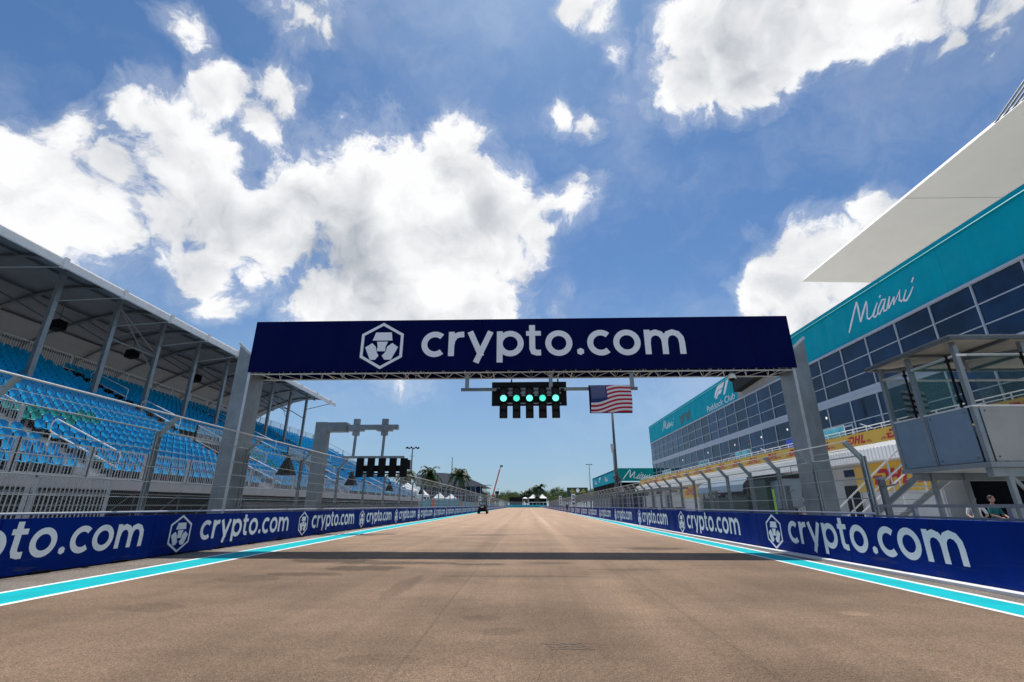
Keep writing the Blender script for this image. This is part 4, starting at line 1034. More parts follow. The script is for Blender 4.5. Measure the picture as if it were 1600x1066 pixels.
# ================================================================== CONTROL TOWER (glass box on legs)
t = root('control_booth', (13.5, 13, 0), 'glazed steel observation booth on legs behind the right barrier', 'booth')
X0, X1, Y0, Y1 = 11.0, 16.2, 11.75, 14.45
mb = MB(); mb.box(X0 - .05, X1 + .05, Y0 - .05, Y1 + .05, 2.20, 2.32); mb.box(X0 + .1, X1, Y0 + .12, Y0 + .3, 2.0, 2.195); mb.box(X0 + .1, X1, Y1 - .3, Y1 - .12, 2.0, 2.195); mb.build('platform', 'galv', t)
def panel(p, q, z0, z1, n, m='sheet'):
    for k in range(n):
        a = Vector(p) + (Vector(q) - Vector(p)) * (k / n); b = Vector(p) + (Vector(q) - Vector(p)) * ((k + 1) / n)
        d = (b - a).normalized(); a = a + d * .015; b = b - d * .015; nn = Vector((d.y, -d.x))
        mb = MB(); A = [(a.x, a.y), (b.x, b.y), (b.x - nn.x * .02, b.y - nn.y * .02), (a.x - nn.x * .02, a.y - nn.y * .02)]
        mb.hexa([(x, y, z0) for x, y in A] + [(x, y, z1) for x, y in A])
        o = mb.build('panel', m, t)
        m2 = MB()
        for s_ in (a + d * .1, b - d * .1):
            for z in (z0 + .1, z1 - .1): m2.ball((s_.x + nn.x * .006, s_.y + nn.y * .006, z), .022, 6, 4)
        m2.build('bolt', 'galvd', o)
M['sheetw'] = mat('ground_bounce_steel_sheet', (.36, .35, .33), .4, metal=.4, var=.12, vscale=.9)  # front panels: warm reflection off the ground put into the base colour
M['sheet'] = mat('sky_tint_steel_sheet', (.22, .29, .36), .38, metal=.35, var=.10, vscale=.9, bump=.03, bscale=3)  # booth side panels: blue of the reflected sky put into the base colour
panel((X0, Y1), (X0, Y0 + .16), 2.34, 3.64, 2); panel((X0 + .14, Y0), (X1, Y0), 2.34, 3.64, 3, 'sheetw')
panel((X1, Y1), (X0, Y1), 2.34, 3.6, 3)
for (x, y) in ((X0 + .04, Y1 - .04), (X0 + .04, 13.3), (X0 + .06, Y0 + .06), (12.75, Y0 + .04), (14.5, Y0 + .04), (X1 - .04, Y0 + .04), (X1 - .04, Y1 - .04), (13.5, Y1 - .04)):
    mb = MB(); mb.box(x - .055, x + .055, y - .055, y + .055, 2.33, 5.34); mb.build('corner_post', 'galv', t)
mb = MB(); mb.box(X0 - .22, X1 + .3, Y0 - .22, Y1 + .25, 5.42, 5.45); rf = mb.build('roof', 'galv', t)
mb = MB(); mb.box(X0 - .2, X1 + .25, Y0 - .2, Y1 + .25, 5.405, 5.418); mb.build('soffit', 'brown', rf)
mb = MB()
for y in (Y0 - .2, 13.1, Y1 + .2): mb.box(X0 - .22, X1 + .27, y - .035, y + .035, 5.33, 5.40)
for x in (X0 - .2, 12.3, 14.0, X1 + .2): mb.box(x - .035, x + .035, Y0 - .15, Y1 + .15, 5.32, 5.398)
mb.bar((X0, Y0, 5.27), (13.8, Y1, 5.27), .08); mb.bar((X0, Y1, 5.26), (13.8, Y0, 5.26), .08); mb.build('roof_beams', 'galvd', rf)
mb = MB()
for z in (4.98,): mb.tube([(X0 + .03, Y1, z), (X0 + .03, Y0, z), (X1, Y0 + .03, z)], .035, 8); mb.tube([(X0 + .03, Y1 - .03, z), (X1, Y1 - .03, z)], .035, 8)
mb.box(X0 - .01, X0 + .03, Y0, Y1, 3.645, 3.685); mb.box(X0, X1, Y0 - .01, Y0 + .03, 3.645, 3.685); mb.build('glazing_rail', 'white', t)
for (p, q_) in (((X0 - .03, 14.3), (X0 - .03, 13.45)), ((X0 - .03, 13.2), (X0 - .03, 12.0)), ((11.25, Y0 - .03), (12.6, Y0 - .03)), ((12.9, Y0 - .03), (14.4, Y0 - .03)), ((14.65, Y0 - .03), (16.1, Y0 - .03)), ((11.2, Y1 + .03), (13.4, Y1 + .03)), ((13.6, Y1 + .03), (16, Y1 + .03))):
    mb = MB(); a = Vector(p); b = Vector(q_)
    mb.bar((a.x, a.y, 4.34), (b.x, b.y, 4.34), .02, 1.28); o = mb.build('glass_panel', 'booth_glass', t)
    m2 = MB(); m2.box(b.x - .02, b.x + .02, b.y - .02, b.y + .02, 3.66, 5.04)
    for z in (3.8, 4.85): m2.box(b.x - .04, b.x + .04, b.y - .04, b.y + .04, z, z + .06)
    m2.build('edge_strip', 'black', o)
for (x, y, dx) in ((X0 + .5, Y0 + .2, 0), (X0 + .5, Y1 - .3, 0), (12.4, Y0 + .2, .0), (14.3, Y0 + .2, 0), (14.3, Y1 - .3, 0), (X1 - .3, Y0 + .2, 0), (12.4, Y1 - .3, 0)):
    mb = MB(); mb.bar((x, y, 0), (x, y, 2.19), .10, .10); mb.box(x - .13, x + .13, y - .13, y + .13, 0, .03); mb.build('leg', 'galv', t)
mb = MB(); mb.bar((X0 + .5, Y0 + .2, 2.1), (12.4, Y0 + .2, .8), .06); mb.bar((12.4, Y0 + .22, 1.86), (16, Y0 + .22, 1.86), .18, .16); mb.box(12.5, 13.7, Y0 + .32, Y0 + .36, 1.6, 2.18); mb.build('bracing', 'galv', t)
# stairs
st = MB()
xs = 11.55
for k in range(12):
    y = 18.9 - k * .37; z = .2 + k * .19; st.box(xs, xs + .95, y - .28, y, z - .03, z)
sb = st.build('stair_treads', 'alu', t)
st = MB()
for x in (xs, xs + .95): st.bar((x, 19.0, .0), (x, 14.6, 2.2), .05, .18)
st.build('stringer', 'galv', t)
st = MB()
for x in (xs - .03, xs + .98):
    for dz in (.55, 1.0): st.tube([(x, 19.0, dz + .1), (x, 14.6, 2.25 + dz)], .026, 7)
    for k in range(5): y = 18.9 - k * 1.05; z = .1 + (19.0 - y) * .5; st.tube([(x, y, z), (x, y, z + 1.0)], .024, 6)
st.build('stair_rail', 'white', t)
# contents of the booth
d = root('control_desk', (13, 13.9, 2.33), 'long desk with white top inside the glazed booth', 'desk')
mb = MB(); mb.box(11.4, 15.8, 12.1, 12.6, 3.0, 3.04); mb.build('desktop', 'white', d)
mb = MB(); [mb.box(x, x + .05, 12.15, 12.55, 2.33, 2.998) for x in (11.5, 13.5, 15.6)]; mb.build('leg', 'galv', d)
for k, (x, y) in enumerate(((12.2, 12.35), (13.4, 12.35), (14.8, 12.35))):
    s = root('monitor', (x, y, 3.04), 'black monitor on the booth desk, %s from the left' % ['first', 'second', 'third'][k], 'monitor', 'monitors in the booth')
    mb = MB(); mb.box(x - .28, x + .28, y, y + .03, 3.14, 3.5); mb.build('display', 'black', s)
    mb = MB(); mb.box(x - .02, x + .02, y + .03, y + .05, 3.05, 3.25); mb.box(x - .12, x + .12, y - .05, y + .1, 3.042, 3.055); mb.build('foot', 'black', s)
s = root('striped_blind', (11.3, 14.2, 3.4), 'dark blind with pale stripes hanging in the left end of the booth', 'blind')
mb = MB()
for k in range(10): mb.hexa([(11.3 + .07 * math.sin(j), 14.25 - .0, 0) for j in range(0)] or [(11.35, 14.2, 3.75 + k * .09), (12.1, 14.28, 3.70 + k * .09), (12.1, 14.30, 3.70 + k * .09), (11.35, 14.22, 3.75 + k * .09), (11.35, 14.2, 3.83 + k * .09), (12.1, 14.28, 3.78 + k * .09), (12.1, 14.30, 3.78 + k * .09), (11.35, 14.22, 3.83 + k * .09)], k % 2)
mb.build('cloth', ['black', 'galv'], s)
s = root('office_chair', (12.9, 13.3, 2.33), 'bright blue office chair inside the booth', 'chair')
mb = MB(); mb.box(12.7, 13.15, 13.1, 13.55, 2.78, 2.86); mb.build('seat', 'seat', s); mb = MB(); mb.hexa([(12.7, 13.5, 2.95), (13.15, 13.5, 2.95), (13.15, 13.56, 2.95), (12.7, 13.56, 2.95), (12.75, 13.62, 3.95), (13.1, 13.62, 3.95), (13.1, 13.68, 3.95), (12.75, 13.68, 3.95)]); mb.build('backrest', 'seat', s)
mb = MB(); mb.tube([(12.92, 13.33, 2.33), (12.92, 13.33, 2.78)], .03, 8); mb.bar((12.65, 13.33, 2.36), (13.2, 13.33, 2.36), .05); mb.bar((12.92, 13.05, 2.36), (12.92, 13.6, 2.36), .05); mb.build('base', 'black', s)

# ================================================================== PIT WALL STANDS
p = root('pit_wall_stand', (11.5, 28, 0), 'dark pit wall stand with rounded blue grey roof and screens', 'stand')
mb = MB(); mb.box(11.0, 12.6, 25.0, 31.3, .25, 1.75); mb.build('body', 'green', p)
mb = MB(); n = 8
prof = [(10.75, 2.05), (10.8, 2.35), (11.05, 2.6), (11.5, 2.72), (12.1, 2.74), (12.6, 2.68)]
for (xa, za), (xb, zb) in zip(prof, prof[1:]): mb.hexa([(xa, 24.8, za - .05), (xb, 24.8, zb - .05), (xb, 31.4, zb - .05), (xa, 31.4, za - .05), (xa, 24.8, za), (xb, 24.8, zb), (xb, 31.4, zb), (xa, 31.4, za)])
mb.build('roof', 'sheet', p)
mb = MB()
for k in range(5): mb.box(11.3, 11.36, 25.3 + k * 1.2, 26.3 + k * 1.2, 1.9, 2.3)
mb.build('screens', 'black', p)
mb = MB(); [mb.box(11.05, 11.12, y, y + .06, 1.75, 2.6) for y in (25, 27, 29, 31.2)]; mb.box(12.4, 12.5, 25, 31.2, 1.7, 2.65); mb.build('post', 'galvd', p)
p = root('pit_wall_stand', (11.8, 22.5, 0), 'dark green pit wall stand with curved grey side beside the rounded one', 'stand')
mb = MB(); mb.box(11.0, 12.4, 22.9, 24.4, .25, 2.5); mb.build('body', 'green', p)
mb = MB(); mb.prism([(21.9, 1.3), (22.8, 1.15), (22.85, 2.35), (21.75, 2.45)], lambda u_, v, w_: (11.2 + w_, u_, v), .8); mb.build('curved_side', 'sheet', p)
mb = MB(); mb.box(10.9, 12.5, 21.6, 24.5, 2.52, 2.66); mb.build('roof', 'dark', p)
p = root('pit_wall_stand', (11.8, 46, 0), 'pale grey pit wall stand with awning farther down the pit wall', 'stand')
mb = MB(); mb.box(11.2, 12.6, 40, 43.5, 1.2, 2.1, 0); mb.box(11.2, 12.6, 44.2, 48, 1.2, 2.2, 0); mb.build('cabinet', 'offw', p)
mb = MB(); mb.box(10.9, 12.9, 39.6, 48.4, 2.6, 2.72, 0); mb.build('roof', 'galvd', p); mb = MB(); [mb.box(11.1, 11.18, y, y + .08, 0, 2.6) for y in (40, 43.8, 48)]; mb.build('post', 'galv', p)
p = root('pit_wall_stand', (11.8, 60, 0), 'dark blue pit wall stand near the tall camera mast', 'stand')
mb = MB(); mb.box(11.2, 12.6, 54, 66, .3, 2.3, 0); mb.build('body', 'navy', p); mb = MB(); mb.box(10.9, 12.9, 53.5, 66.5, 2.7, 2.8, 0); mb.build('roof', 'galvd', p); mb = MB(); [mb.box(11.1, 11.18, y, y + .08, 0, 2.7) for y in (54, 60, 66)]; mb.build('post', 'galv', p)
# pit wall rail
s = root('pit_wall', (9.6, 40, 0), 'low white pit wall behind the right debris fence', 'wall')
mb = MB(); mb.box(9.35, 9.6, 14, 110, 0, 1.0); mb.build('wall', 'offw', s)
# row of short service posts behind the fence
for k, (x, y) in enumerate(((9.45, 13.3), (9.45, 18.1), (9.45, 24.9), (9.45, 25.5), (9.45, 33.4), (9.45, 42))):
    s = root('service_post', (x, y, 0), 'short dark steel post behind the right fence, %s from the camera' % ordi(k), 'post', 'short posts on the pit wall')
    mb = MB(); mb.box(x - .07, x + .07, y - .05, y + .05, 0, 2.0); mb.build('shaft', 'galvd', s)
    mb = MB(); mb.box(x - .1, x + .1, y - .08, y + .08, 1.99, 2.06); mb.bar((x, y, 1.8), (x, y - .5, 1.85), .04); mb.build('cap', 'galv', s)
s = root('name_sign', (20, 37.4, 2.6), 'orange swoosh sign hanging in front of the garages', 'sign')
mb = MB(); mb.prism([(38.2, 2.42), (37.2, 2.40), (36.7, 2.55), (36.9, 2.75), (37.3, 2.68), (37.25, 2.86), (37.7, 2.70), (38.0, 2.60)], lambda u_, v, w_: (20 + w_, u_, v), .1); mb.build('panel', 'orange', s)
mb = MB(); mb.tube([(20.05, 37.4, 2.8), (20.05, 37.4, 4.1), (22.9, 37.4, 4.12)], .03, 6); mb.build('hanger', 'galvd', s)
s = root('marker_pole', (10.6, 22.8, 0), 'slim bright yellow green pole in front of the garages', 'pole')
mb = MB(); mb.tube([(10.6, 21.5, 0), (10.6, 21.5, 2.0)], .045, 8); M['hiviz'] = mat('hi_viz', (.35, .75, .02), .5); mb.build('pole', 'hiviz', s)

# ================================================================== SECOND TEAL BUILDING
b = root('hospitality_building', (28, 128, 0), 'open hospitality building with green teal fascia left of the pit building', 'building')
HX0, HX1, HY0, HY1 = 20.1, 42.0, 107.5, 150.5
mb = MB(); mb.box(HX0, HX0 + .3, HY0, HY1, 6.4, 9.1); mb.build('side_fascia', 'teal', b)
mb = MB(); mb.box(HX0, HX1, HY0 - .3, HY0 - .002, 6.4, 9.1); fa = mb.build('front_fascia', 'tealg', b)
mb = MB(); script(mb, lambda u_, v, w_: (21.0 + u_ * 1.0, HY0 - .3 - w_, 6.75 + v * 1.0), .012, .13); mb.build('script_sign', 'print', fa)
mb = MB()
for y0 in (146, 127): script(mb, lambda u_, v, w_, y0=y0: (HX0 - w_, y0 - u_ * .75, 7.0 + v * .7), .02, .2)
F = lambda u_, v, w_: (HX0 - w_, 137 - u_ * .8, 7.3 + v * .8)
mb.face([F(0, 0, .02), F(.8, 0, .02), F(1.9, .82, .02), F(3.6, .88, .02), F(4.6, 1.65, .02), F(2.6, 1.65, .02), F(1.2, 1.2, .02)]); mb.build('small_signs', 'print', b)
mb = MB(); mb.box(HX0, HX1, HY0, HY1, 8.8, 9.0); mb.build('roof', 'offw', b)
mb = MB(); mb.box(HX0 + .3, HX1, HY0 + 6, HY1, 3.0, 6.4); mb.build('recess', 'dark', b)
mb = MB(); mb.box(HX0 - .4, HX1, HY0 - .3, HY1 + 30, 2.9, 3.1); mb.box(HX0, HX1, HY0 + .5, HY1, 0, 2.9); mb.build('podium', 'galvd', b)
mb = MB()
for y in range(0, 44, 6): mb.box(HX0 + .3, HX0 + .6, HY0 + y, HY0 + y + .3, 3.1, 6.4)
for x in range(0, 22, 5): mb.box(HX0 + .3 + x, HX0 + .6 + x, HY0 + .1, HY0 + .4, 3.1, 6.4)
mb.build('column', 'galv', b)
mb = MB(); picket(mb, (HX0 - .3, HY0 - .2, 3.1), (HX1, HY0 - .2, 3.1), 1.1, gap=.5); picket(mb, (HX0 - .3, HY0 - .2, 3.1), (HX0 - .3, HY1 + 30, 3.1), 1.1, gap=.5); mb.build('balcony_rail', 'galv', b)
for k in range(9):
    y = 110 + k * 4.6
    s = root('parasol', (HX0 + 1.2, y, 3.1), 'closed white parasol on the hospitality terrace, %s from the corner' % ordi(k), 'parasol', 'white parasols on the terrace')
    mb = MB(); mb.tube([(HX0 + 1.2, y, 3.3), (HX0 + 1.2, y, 4.2), (HX0 + 1.2, y, 4.9)], [.30, .32, .06], 8); mb.build('canopy', 'white', s)
    mb = MB(); mb.tube([(HX0 + 1.2, y, 3.1), (HX0 + 1.2, y, 3.4)], .04, 6); mb.build('pole', 'galv', s)

# trackside camera / light mast on the right
m_ = root('camera_mast', (11.0, 60, 0), 'tall slim grey mast behind the right fence with camera box halfway up', 'mast')
mb = MB(); mb.tube([(11.0, 60, 0), (11.0, 60, 14.2)], [.22, .13], 10); mb.build('pole', 'galvd', m_, True)
mb = MB(); mb.tube([(10.72, 59.8, 0), (10.72, 59.8, 8.2)], .05, 6); mb.build('hoist', 'galv', m_)
mb = MB(); mb.box(10.5, 10.85, 59.6, 60, 8.0, 8.6); mb.box(10.55, 10.78, 59.6, 59.9, 7.5, 7.98); mb.build('camera_box', 'offw', m_)
mb = MB(); [mb.ball((11 + dx, 59.8, z), r_, 8, 6) for dx, z, r_ in ((-.25, 4.6, .3), (.25, 4.3, .28), (.1, 4.9, .25), (-.1, 3.9, .3))]; mb.box(10.7, 11.3, 59.7, 60.3, 1.2, 3.6); mb.build('equipment', 'galvd', m_)

# clock board
s = root('clock_board', (33.5, 330, 0), 'dark green advertising board with round white clock in the distance', 'board')
mb = MB(); mb.box(26.7, 40.6, 330, 330.4, 6.4, 12.7); bb = mb.build('board', 'green', s)
mb = MB(); [mb.box(x, x + .3, 330.41, 330.7, 0, 12.5) for x in (27.5, 39.5)]; mb.build('leg', 'galvd', s)
mb = MB(); mb.face([(33.9 + 1.15 * math.cos(R(15 * k)), 329.96, 10.9 + 1.25 * math.sin(R(15 * k))) for k in range(24)]); cl = mb.build('clock_face', 'print', bb)
mb = MB(); mb.box(33.86, 33.94, 329.92, 329.95, 10.9, 11.8); mb.box(33.9, 34.5, 329.92, 329.95, 10.86, 10.94); mb.build('hands', 'dark', cl)
mb = MB()
for cx in (30.2, 37.6):
    for k in range(5): mb.face([(cx - .1 + (k - 2) * .18, 329.96, 11.1), (cx + .1 + (k - 2) * .18, 329.96, 11.1), (cx + (k - 2) * .42, 329.96, 12.1)])
    mb.face([(cx - .5, 329.96, 10.95), (cx + .5, 329.96, 10.95), (cx + .5, 329.96, 11.08), (cx - .5, 329.96, 11.08)])
    mb.face([(cx - 1.6, 329.96, 10.1), (cx + 1.6, 329.96, 10.1), (cx + 1.6, 329.96, 10.6), (cx - 1.6, 329.96, 10.6)])
mb.face([(29, 329.96, 9.2), (39, 329.96, 9.2), (39, 329.96, 9.45), (29, 329.96, 9.45)]); mb.build('gold_marks', 'gold', bb)

# end of the straight
s = root('end_fence', (-2, 345, 0), 'bright blue fence banner across the end of the straight', 'fence')
mb = MB(); mb.box(-16, 13, 345, 345.2, 0, 1.7); mb.build('banner', 'bluefence', s)
mb = MB(); mb.box(-16, 13, 344.8, 344.95, 0, .7); mb.build('kerb_strip', 'cyan', s)
s = root('video_screen', (-8, 347, 0), 'big black video screen seen end on at the end of the straight', 'screen')
mb = MB(); mb.box(-12.6, -3.5, 350, 351, 3.9, 6.9); mb.build('panel', 'black', s)
mb = MB(); mb.box(-12.6, -3.5, 350.2, 350.8, 3.2, 3.88); mb.box(-12.4, -3.7, 350.3, 350.7, 0, 3.2); mb.build('base', 'galvd', s)
def tent(x, y, w_, h0, h1, label, cat='tent', peaks=1):
    s = root('marquee', (x + w_ / 2, y, 0), label, cat)
    mb = MB(); pw = w_ / peaks; d = pw
    for k in range(peaks):
        a = x + k * pw; cx, cy = a + pw / 2, y + d / 2
        n = 6
        ringp = lambda t: [(a + pw * t / 2 * 1.0 if False else cx + (u_ * pw / 2) * (1 - t), cy + (v * d / 2) * (1 - t * .85), h0 + (h1 - h0) * (t ** 1.15)) for u_, v in ((-1, -1), (1, -1), (1, 1), (-1, 1))]
        prev = ringp(0)
        for j in range(1, n + 1):
            cur = ringp(j / n * .97)
            for q_ in range(4): mb.face([prev[q_], prev[(q_ + 1) % 4], cur[(q_ + 1) % 4], cur[q_]])
            prev = cur
        for q_ in range(4):
            p, p2 = ringp(0)[q_], ringp(0)[(q_ + 1) % 4]; mb.face([(p[0], p[1], h0 - .35), (p2[0], p2[1], h0 - .35), p2, p])
    mb.build('roof', 'white', s)
    mb = MB()
    for k in range(peaks + 1):
        for yy in (y, y + d): mb.box(x + k * pw - .08, x + k * pw + .08, yy - .08, yy + .08, 0, h0)
    mb.build('post', 'white', s); return s
s = tent(1.0, 350, 13, 6.3, 9.0, 'white twin peaked marquee pavilion at the end of the straight', peaks=2)
mb = MB(); mb.box(1.2, 13.8, 351, 351.4, 3.2, 3.7); [mb.box(1.2 + 2.5 * k, 1.5 + 2.5 * k, 350.9, 351.3, 0, 3.2) for k in range(6)]; mb.build('pavilion_wall', 'white', s)
mb = MB(); mb.box(1.3, 13.7, 352, 356, 0, 6.2); mb.build('interior', 'dark', s)
tent(-3.5, 352, 4, 6.2, 7.0, 'small flat white tent left of the twin peaked marquee')
# left distance: white tents
tent(-31, 112, 5.5, 4.4, 6.4, 'large white tent past the end of the grandstand'); tent(-26.3, 112.5, 3.2, 3.6, 5.2, 'small white peaked tent right of the large tent')
tent(-21.8, 113, 2.6, 3.0, 4.2, 'white tent with scalloped green drape in front, beyond the stand'); tent(-19.0, 113.5, 2.4, 2.9, 3.9, 'smallest white tent before the blue screens')
s = root('screen_fence', (-24, 108, 0), 'pale blue screened fence beyond the end of the grandstand', 'fence')
M['paleblue'] = mat('pale_blue_screen', (.12, .30, .38), .6, var=.2, vscale=.6)
mb = MB(); mb.box(-32, -14.8, 108, 108.1, 0, 2.6); mb.box(-14.8, -14.7, 108, 230, 0, 2.2); mb.build('screen', 'paleblue', s)
# mast lights left
def lamp_mast(x, y, h, label):
    s = root('floodlight_mast', (x, y, 0), label, 'light mast')
    mb = MB(); mb.tube([(x, y, 0), (x, y, h)], [.42, .16], 8); mb.build('pole', 'galvd', s)
    mb = MB(); mb.box(x - 2, x + 2, y - .1, y + .1, h - .15, h); mb.box(x - .1, x + .1, y - 1.6, y + 1.6, h - .15, h); mb.box(x - .8, x + .8, y - .05, y + .05, h - 2.6, h - 2.5); mb.build('crossarm', 'galvd', s)
    for k in range(8):
        mb = MB(); a = k * math.pi / 4; xx = x + 1.9 * math.cos(a); yy = y + 1.6 * math.sin(a); mb.hexa([(xx - .3, yy - .2, h - .25), (xx + .3, yy - .2, h - .25), (xx + .3, yy + .2, h - .25), (xx - .3, yy + .2, h - .25), (xx - .2, yy - .15, h + .2), (xx + .2, yy - .15, h + .2), (xx + .2, yy + .15, h + .2), (xx - .2, yy + .15, h + .2)])
        mb.build('floodlight', 'black', s)
lamp_mast(-36.2, 150, 18.6, 'dark floodlight mast beside the leftmost palm beyond the stand')
lamp_mast(42.4, 330, 27.7, 'distant floodlight mast above the hospitality building')
s = root('antenna_mast', (-23.4, 150, 0), 'thin lattice antenna mast between the two far palms', 'mast')
mb = MB(); [mb.tube([(-23.4 + dx, 150 + dy, 0), (-23.4 + dx * .3, 150 + dy * .3, 15.6)], .04, 5) for dx, dy in ((-.3, 0), (.3, 0), (0, .3))]
for k in range(20): mb.tube([(-23.65 + .01 * k, 150, .7 * k), (-23.15 - .01 * k, 150, .7 * k + .7)], .025, 4)
mb.build('lattice', 'galvd', s)
for x, y, h, lab in ((-56, 345, 12, 'thin distant pole left of the crane'), (-20.5, 345, 12.5, 'thin distant pole right of the crane'), (-14.5, 345, 10, 'shorter thin distant pole above the video screen')):
    s = root('pole', (x, y, 0), lab, 'pole'); mb = MB(); mb.tube([(x, y, 0), (x, y, h)], [.18, .1], 6); mb.build('shaft', 'galvd', s); mb = MB(); mb.box(x - .5, x + .5, y - .1, y + .1, h - .2, h); mb.build('head', 'galvd', s)
s = root('portable_light_tower', (-25, 345, 0), 'dark lighting frame standing right of the crane boom', 'light tower')
mb = MB(); mb.box(-21.6, -21, 345, 345.5, 0, 9); mb.build('column', 'black', s); mb = MB(); mb.box(-22.6, -19.8, 344.8, 345.3, 9, 10.8); mb.build('lamp_frame', 'black', s)
s = root('boom_lift', (-26, 330, 0), 'red telescopic boom lift rising over the far trees', 'crane')
mb = MB(); mb.bar((-24.5, 330, 3), (-18.6, 330, 24.5), .8, .8, up=(0, 1, 0)); mb.bar((-19.5, 330.0, 21.4), (-17.8, 330, 27.2), .45, .5, up=(0, 1, 0)); mb.build('boom', 'crane', s)
mb = MB(); mb.box(-18.4, -16.6, 329.5, 330.5, 26.0, 27.4); mb.build('basket', 'galvd', s); mb = MB(); mb.box(-26.5, -22.5, 328.6, 331.4, .9, 3.2); mb.build('chassis', 'crane', s)
mb = MB(); [mb.tube([(x, y - .3, .9), (x, y + .3, .9)], .9, 12) for x in (-26, -23) for y in (328.5, 331.5)]; mb.build('wheel', 'rubber', s)

# grey arched roof building behind the palms
b = root('arched_roof_building', (-28, 190, 0), 'glass fronted building with dark grey arched roof behind the palms', 'building')
mb = MB(); 
def prf(k): t = k / 10; return (-43 + 27 * t, 11.2 + 3.6 * math.sin(math.pi * min(1, t * .8 + .12)) - 3.6 * t)
for k in range(10):
    (xa, za), (xb, zb) = prf(k), prf(k + 1)
    mb.hexa([(xa, 188, 8.3), (xb, 188, min(zb - .3, 8.3)), (xb, 215, min(zb - .3, 8.3)), (xa, 215, 8.3), (xa, 188, za), (xb, 188, zb), (xb, 215, zb), (xa, 215, za)])
M['zinc'] = mat('dark_zinc', (.17, .18, .195), .6, var=.1); mb.build('roof', 'zinc', b)
mb = MB(); mb.box(-41, -17.5, 190, 213, 0, 8.6); mb.build('wall', 'glass', b)
mb = MB(); mb.box(-41.2, -13.8, 189.4, 189.9, 8.6, 8.9); [mb.box(-41 + 1.9 * k, -40.85 + 1.9 * k, 189.75, 189.98, 0, 8.6) for k in range(13)]; mb.box(-41.1, -17.4, 189.7, 189.96, 5.0, 5.2); mb.build('mullions', 'frame', b)

# ================================================================== PALMS AND TREES
def palm(name, h, nf, L, seed):
    rn = random.Random(seed); r = root(name, (0, 0, 0), 'x', 'palm')
    mb = MB(); lean = rn.uniform(-.04, .04)
    mb.tube([(lean * t * t * h * .3, 0, h * t) for t in (0, .1, .3, .6, 1)], [.30, .22, .19, .16, .17], 8); mb.build('trunk', 'bark', r)
    mb = MB(); top = Vector((lean * h * .3, 0, h))
    for k in range(nf):
        az = 2 * math.pi * (k * .382 + rn.uniform(-.03, .03)); el = R(rn.uniform(-25, 78)); l = L * rn.uniform(.8, 1.1)
        d = Vector((math.cos(az) * math.cos(el), math.sin(az) * math.cos(el), math.sin(el))); p = top.copy(); pts = [p.copy()]; n = 9
        for j in range(n): d = (d + Vector((0, 0, -.17 - .03 * j))).normalized(); p = p + d * l / n; pts.append(p.copy())
        mb.tube(pts, [.035 - .003 * j for j in range(n + 1)], 4)
        for j in range(1, n + 1):
            for hf in (0, .5):
                q0 = pts[j - 1].lerp(pts[j], .5 + hf * .5 if hf else .25); t = (pts[j] - pts[j - 1]).normalized()
                s_ = t.cross(Vector((0, 0, 1)))
                if s_.length < .1: s_ = Vector((1, 0, 0))
                s_.normalize(); ll = L * .26 * (1 - abs(j / n - .4) * .9)
                for sg in (-1, 1):
                    e = q0 + s_ * sg * ll * .75 + t * ll * .55 + Vector((0, 0, -ll * rn.uniform(.35, .7)))
                    wv = t * .19
                    mb.face([q0 - wv, q0 + wv, e]); 
    mb.build('crown', 'palm', r); return r
pp = [palm('palm_tree', 8.0, 30, 4.0, 1), palm('palm_tree', 8.2, 34, 4.2, 5)]
PALMS = [(-37.5, 150, 1.05, 0, 'leftmost palm, beside the dark floodlight mast'), (-30.2, 150, 1.08, 1, 'broad palm in front of the grey arched roof'), (-21.0, 150, 1.06, 0, 'tall palm at the right end of the arched roof'),
         (-3.0, 372, 1.15, 1, 'lowest palm left of the twin marquee'), (1.5, 372, 1.32, 0, 'second palm left of the twin marquee'), (5.6, 372, 1.45, 1, 'palm behind the middle of the twin marquee'), (9.2, 372, 1.72, 0, 'tallest palm above the twin marquee'), (7.0, 349, .85, 1, 'short palm in front of the twin marquee'), (-46.5, 150, .9, 1, 'small palm partly hidden behind the unlit light panel')]
used = set()
for x, y, s_, k, lab in PALMS:
    o = pp[k] if k not in used else copy_tree(pp[k]); used.add(k)
    o.location = (x, y, 0); o.scale = (s_ * (1.18 if y < 200 else 1.0),) * 3; o.rotation_euler[2] = x * 1.7; o['label'] = lab; o['group'] = 'palms beyond the track'
def tree(seed, h, w_):
    rn = random.Random(seed); r = root('tree', (0, 0, 0), 'x', 'tree')
    mb = MB(); mb.tube([(0, 0, 0), (.1, 0, h * .3), (0, .1, h * .55)], [.35, .26, .16], 7)
    tips = []
    for k in range(9):
        a = k * 2.4; p = Vector((math.cos(a) * w_ * .33 * rn.uniform(.5, 1.2), math.sin(a) * w_ * .33 * rn.uniform(.5, 1.2), h * rn.uniform(.5, .86))); mb.tube([(0, 0, h * .3), tuple(p * .6 + Vector((0, 0, h * .12))), tuple(p)], [.14, .09, .04], 5); tips.append(p)
    mb.build('trunk', 'bark', r)
    mb = MB()
    clumps = []
    for p in tips + [Vector((0, 0, h * .85))]:
        for q_ in range(3): clumps.append((p + Vector((rn.gauss(0, w_ * .12), rn.gauss(0, w_ * .12), rn.gauss(0, h * .06))), rn.uniform(.13, .24) * w_))
    for c_, rad in clumps:
        for q_ in range(75):
            d = Vector((rn.gauss(0, 1), rn.gauss(0, 1), rn.gauss(0, .8))).normalized() * rad * rn.uniform(.5, 1.05); p = c_ + d
            a = Vector((rn.gauss(0, 1), rn.gauss(0, 1), rn.gauss(0, 1))).normalized(); b2 = a.cross(d).normalized(); s_ = rn.uniform(.16, .34)
            mb.face([p - a * s_, p - b2 * s_ * .6, p + a * s_, p + b2 * s_ * .6])
    mb.build('crown', 'leaf', r); return r
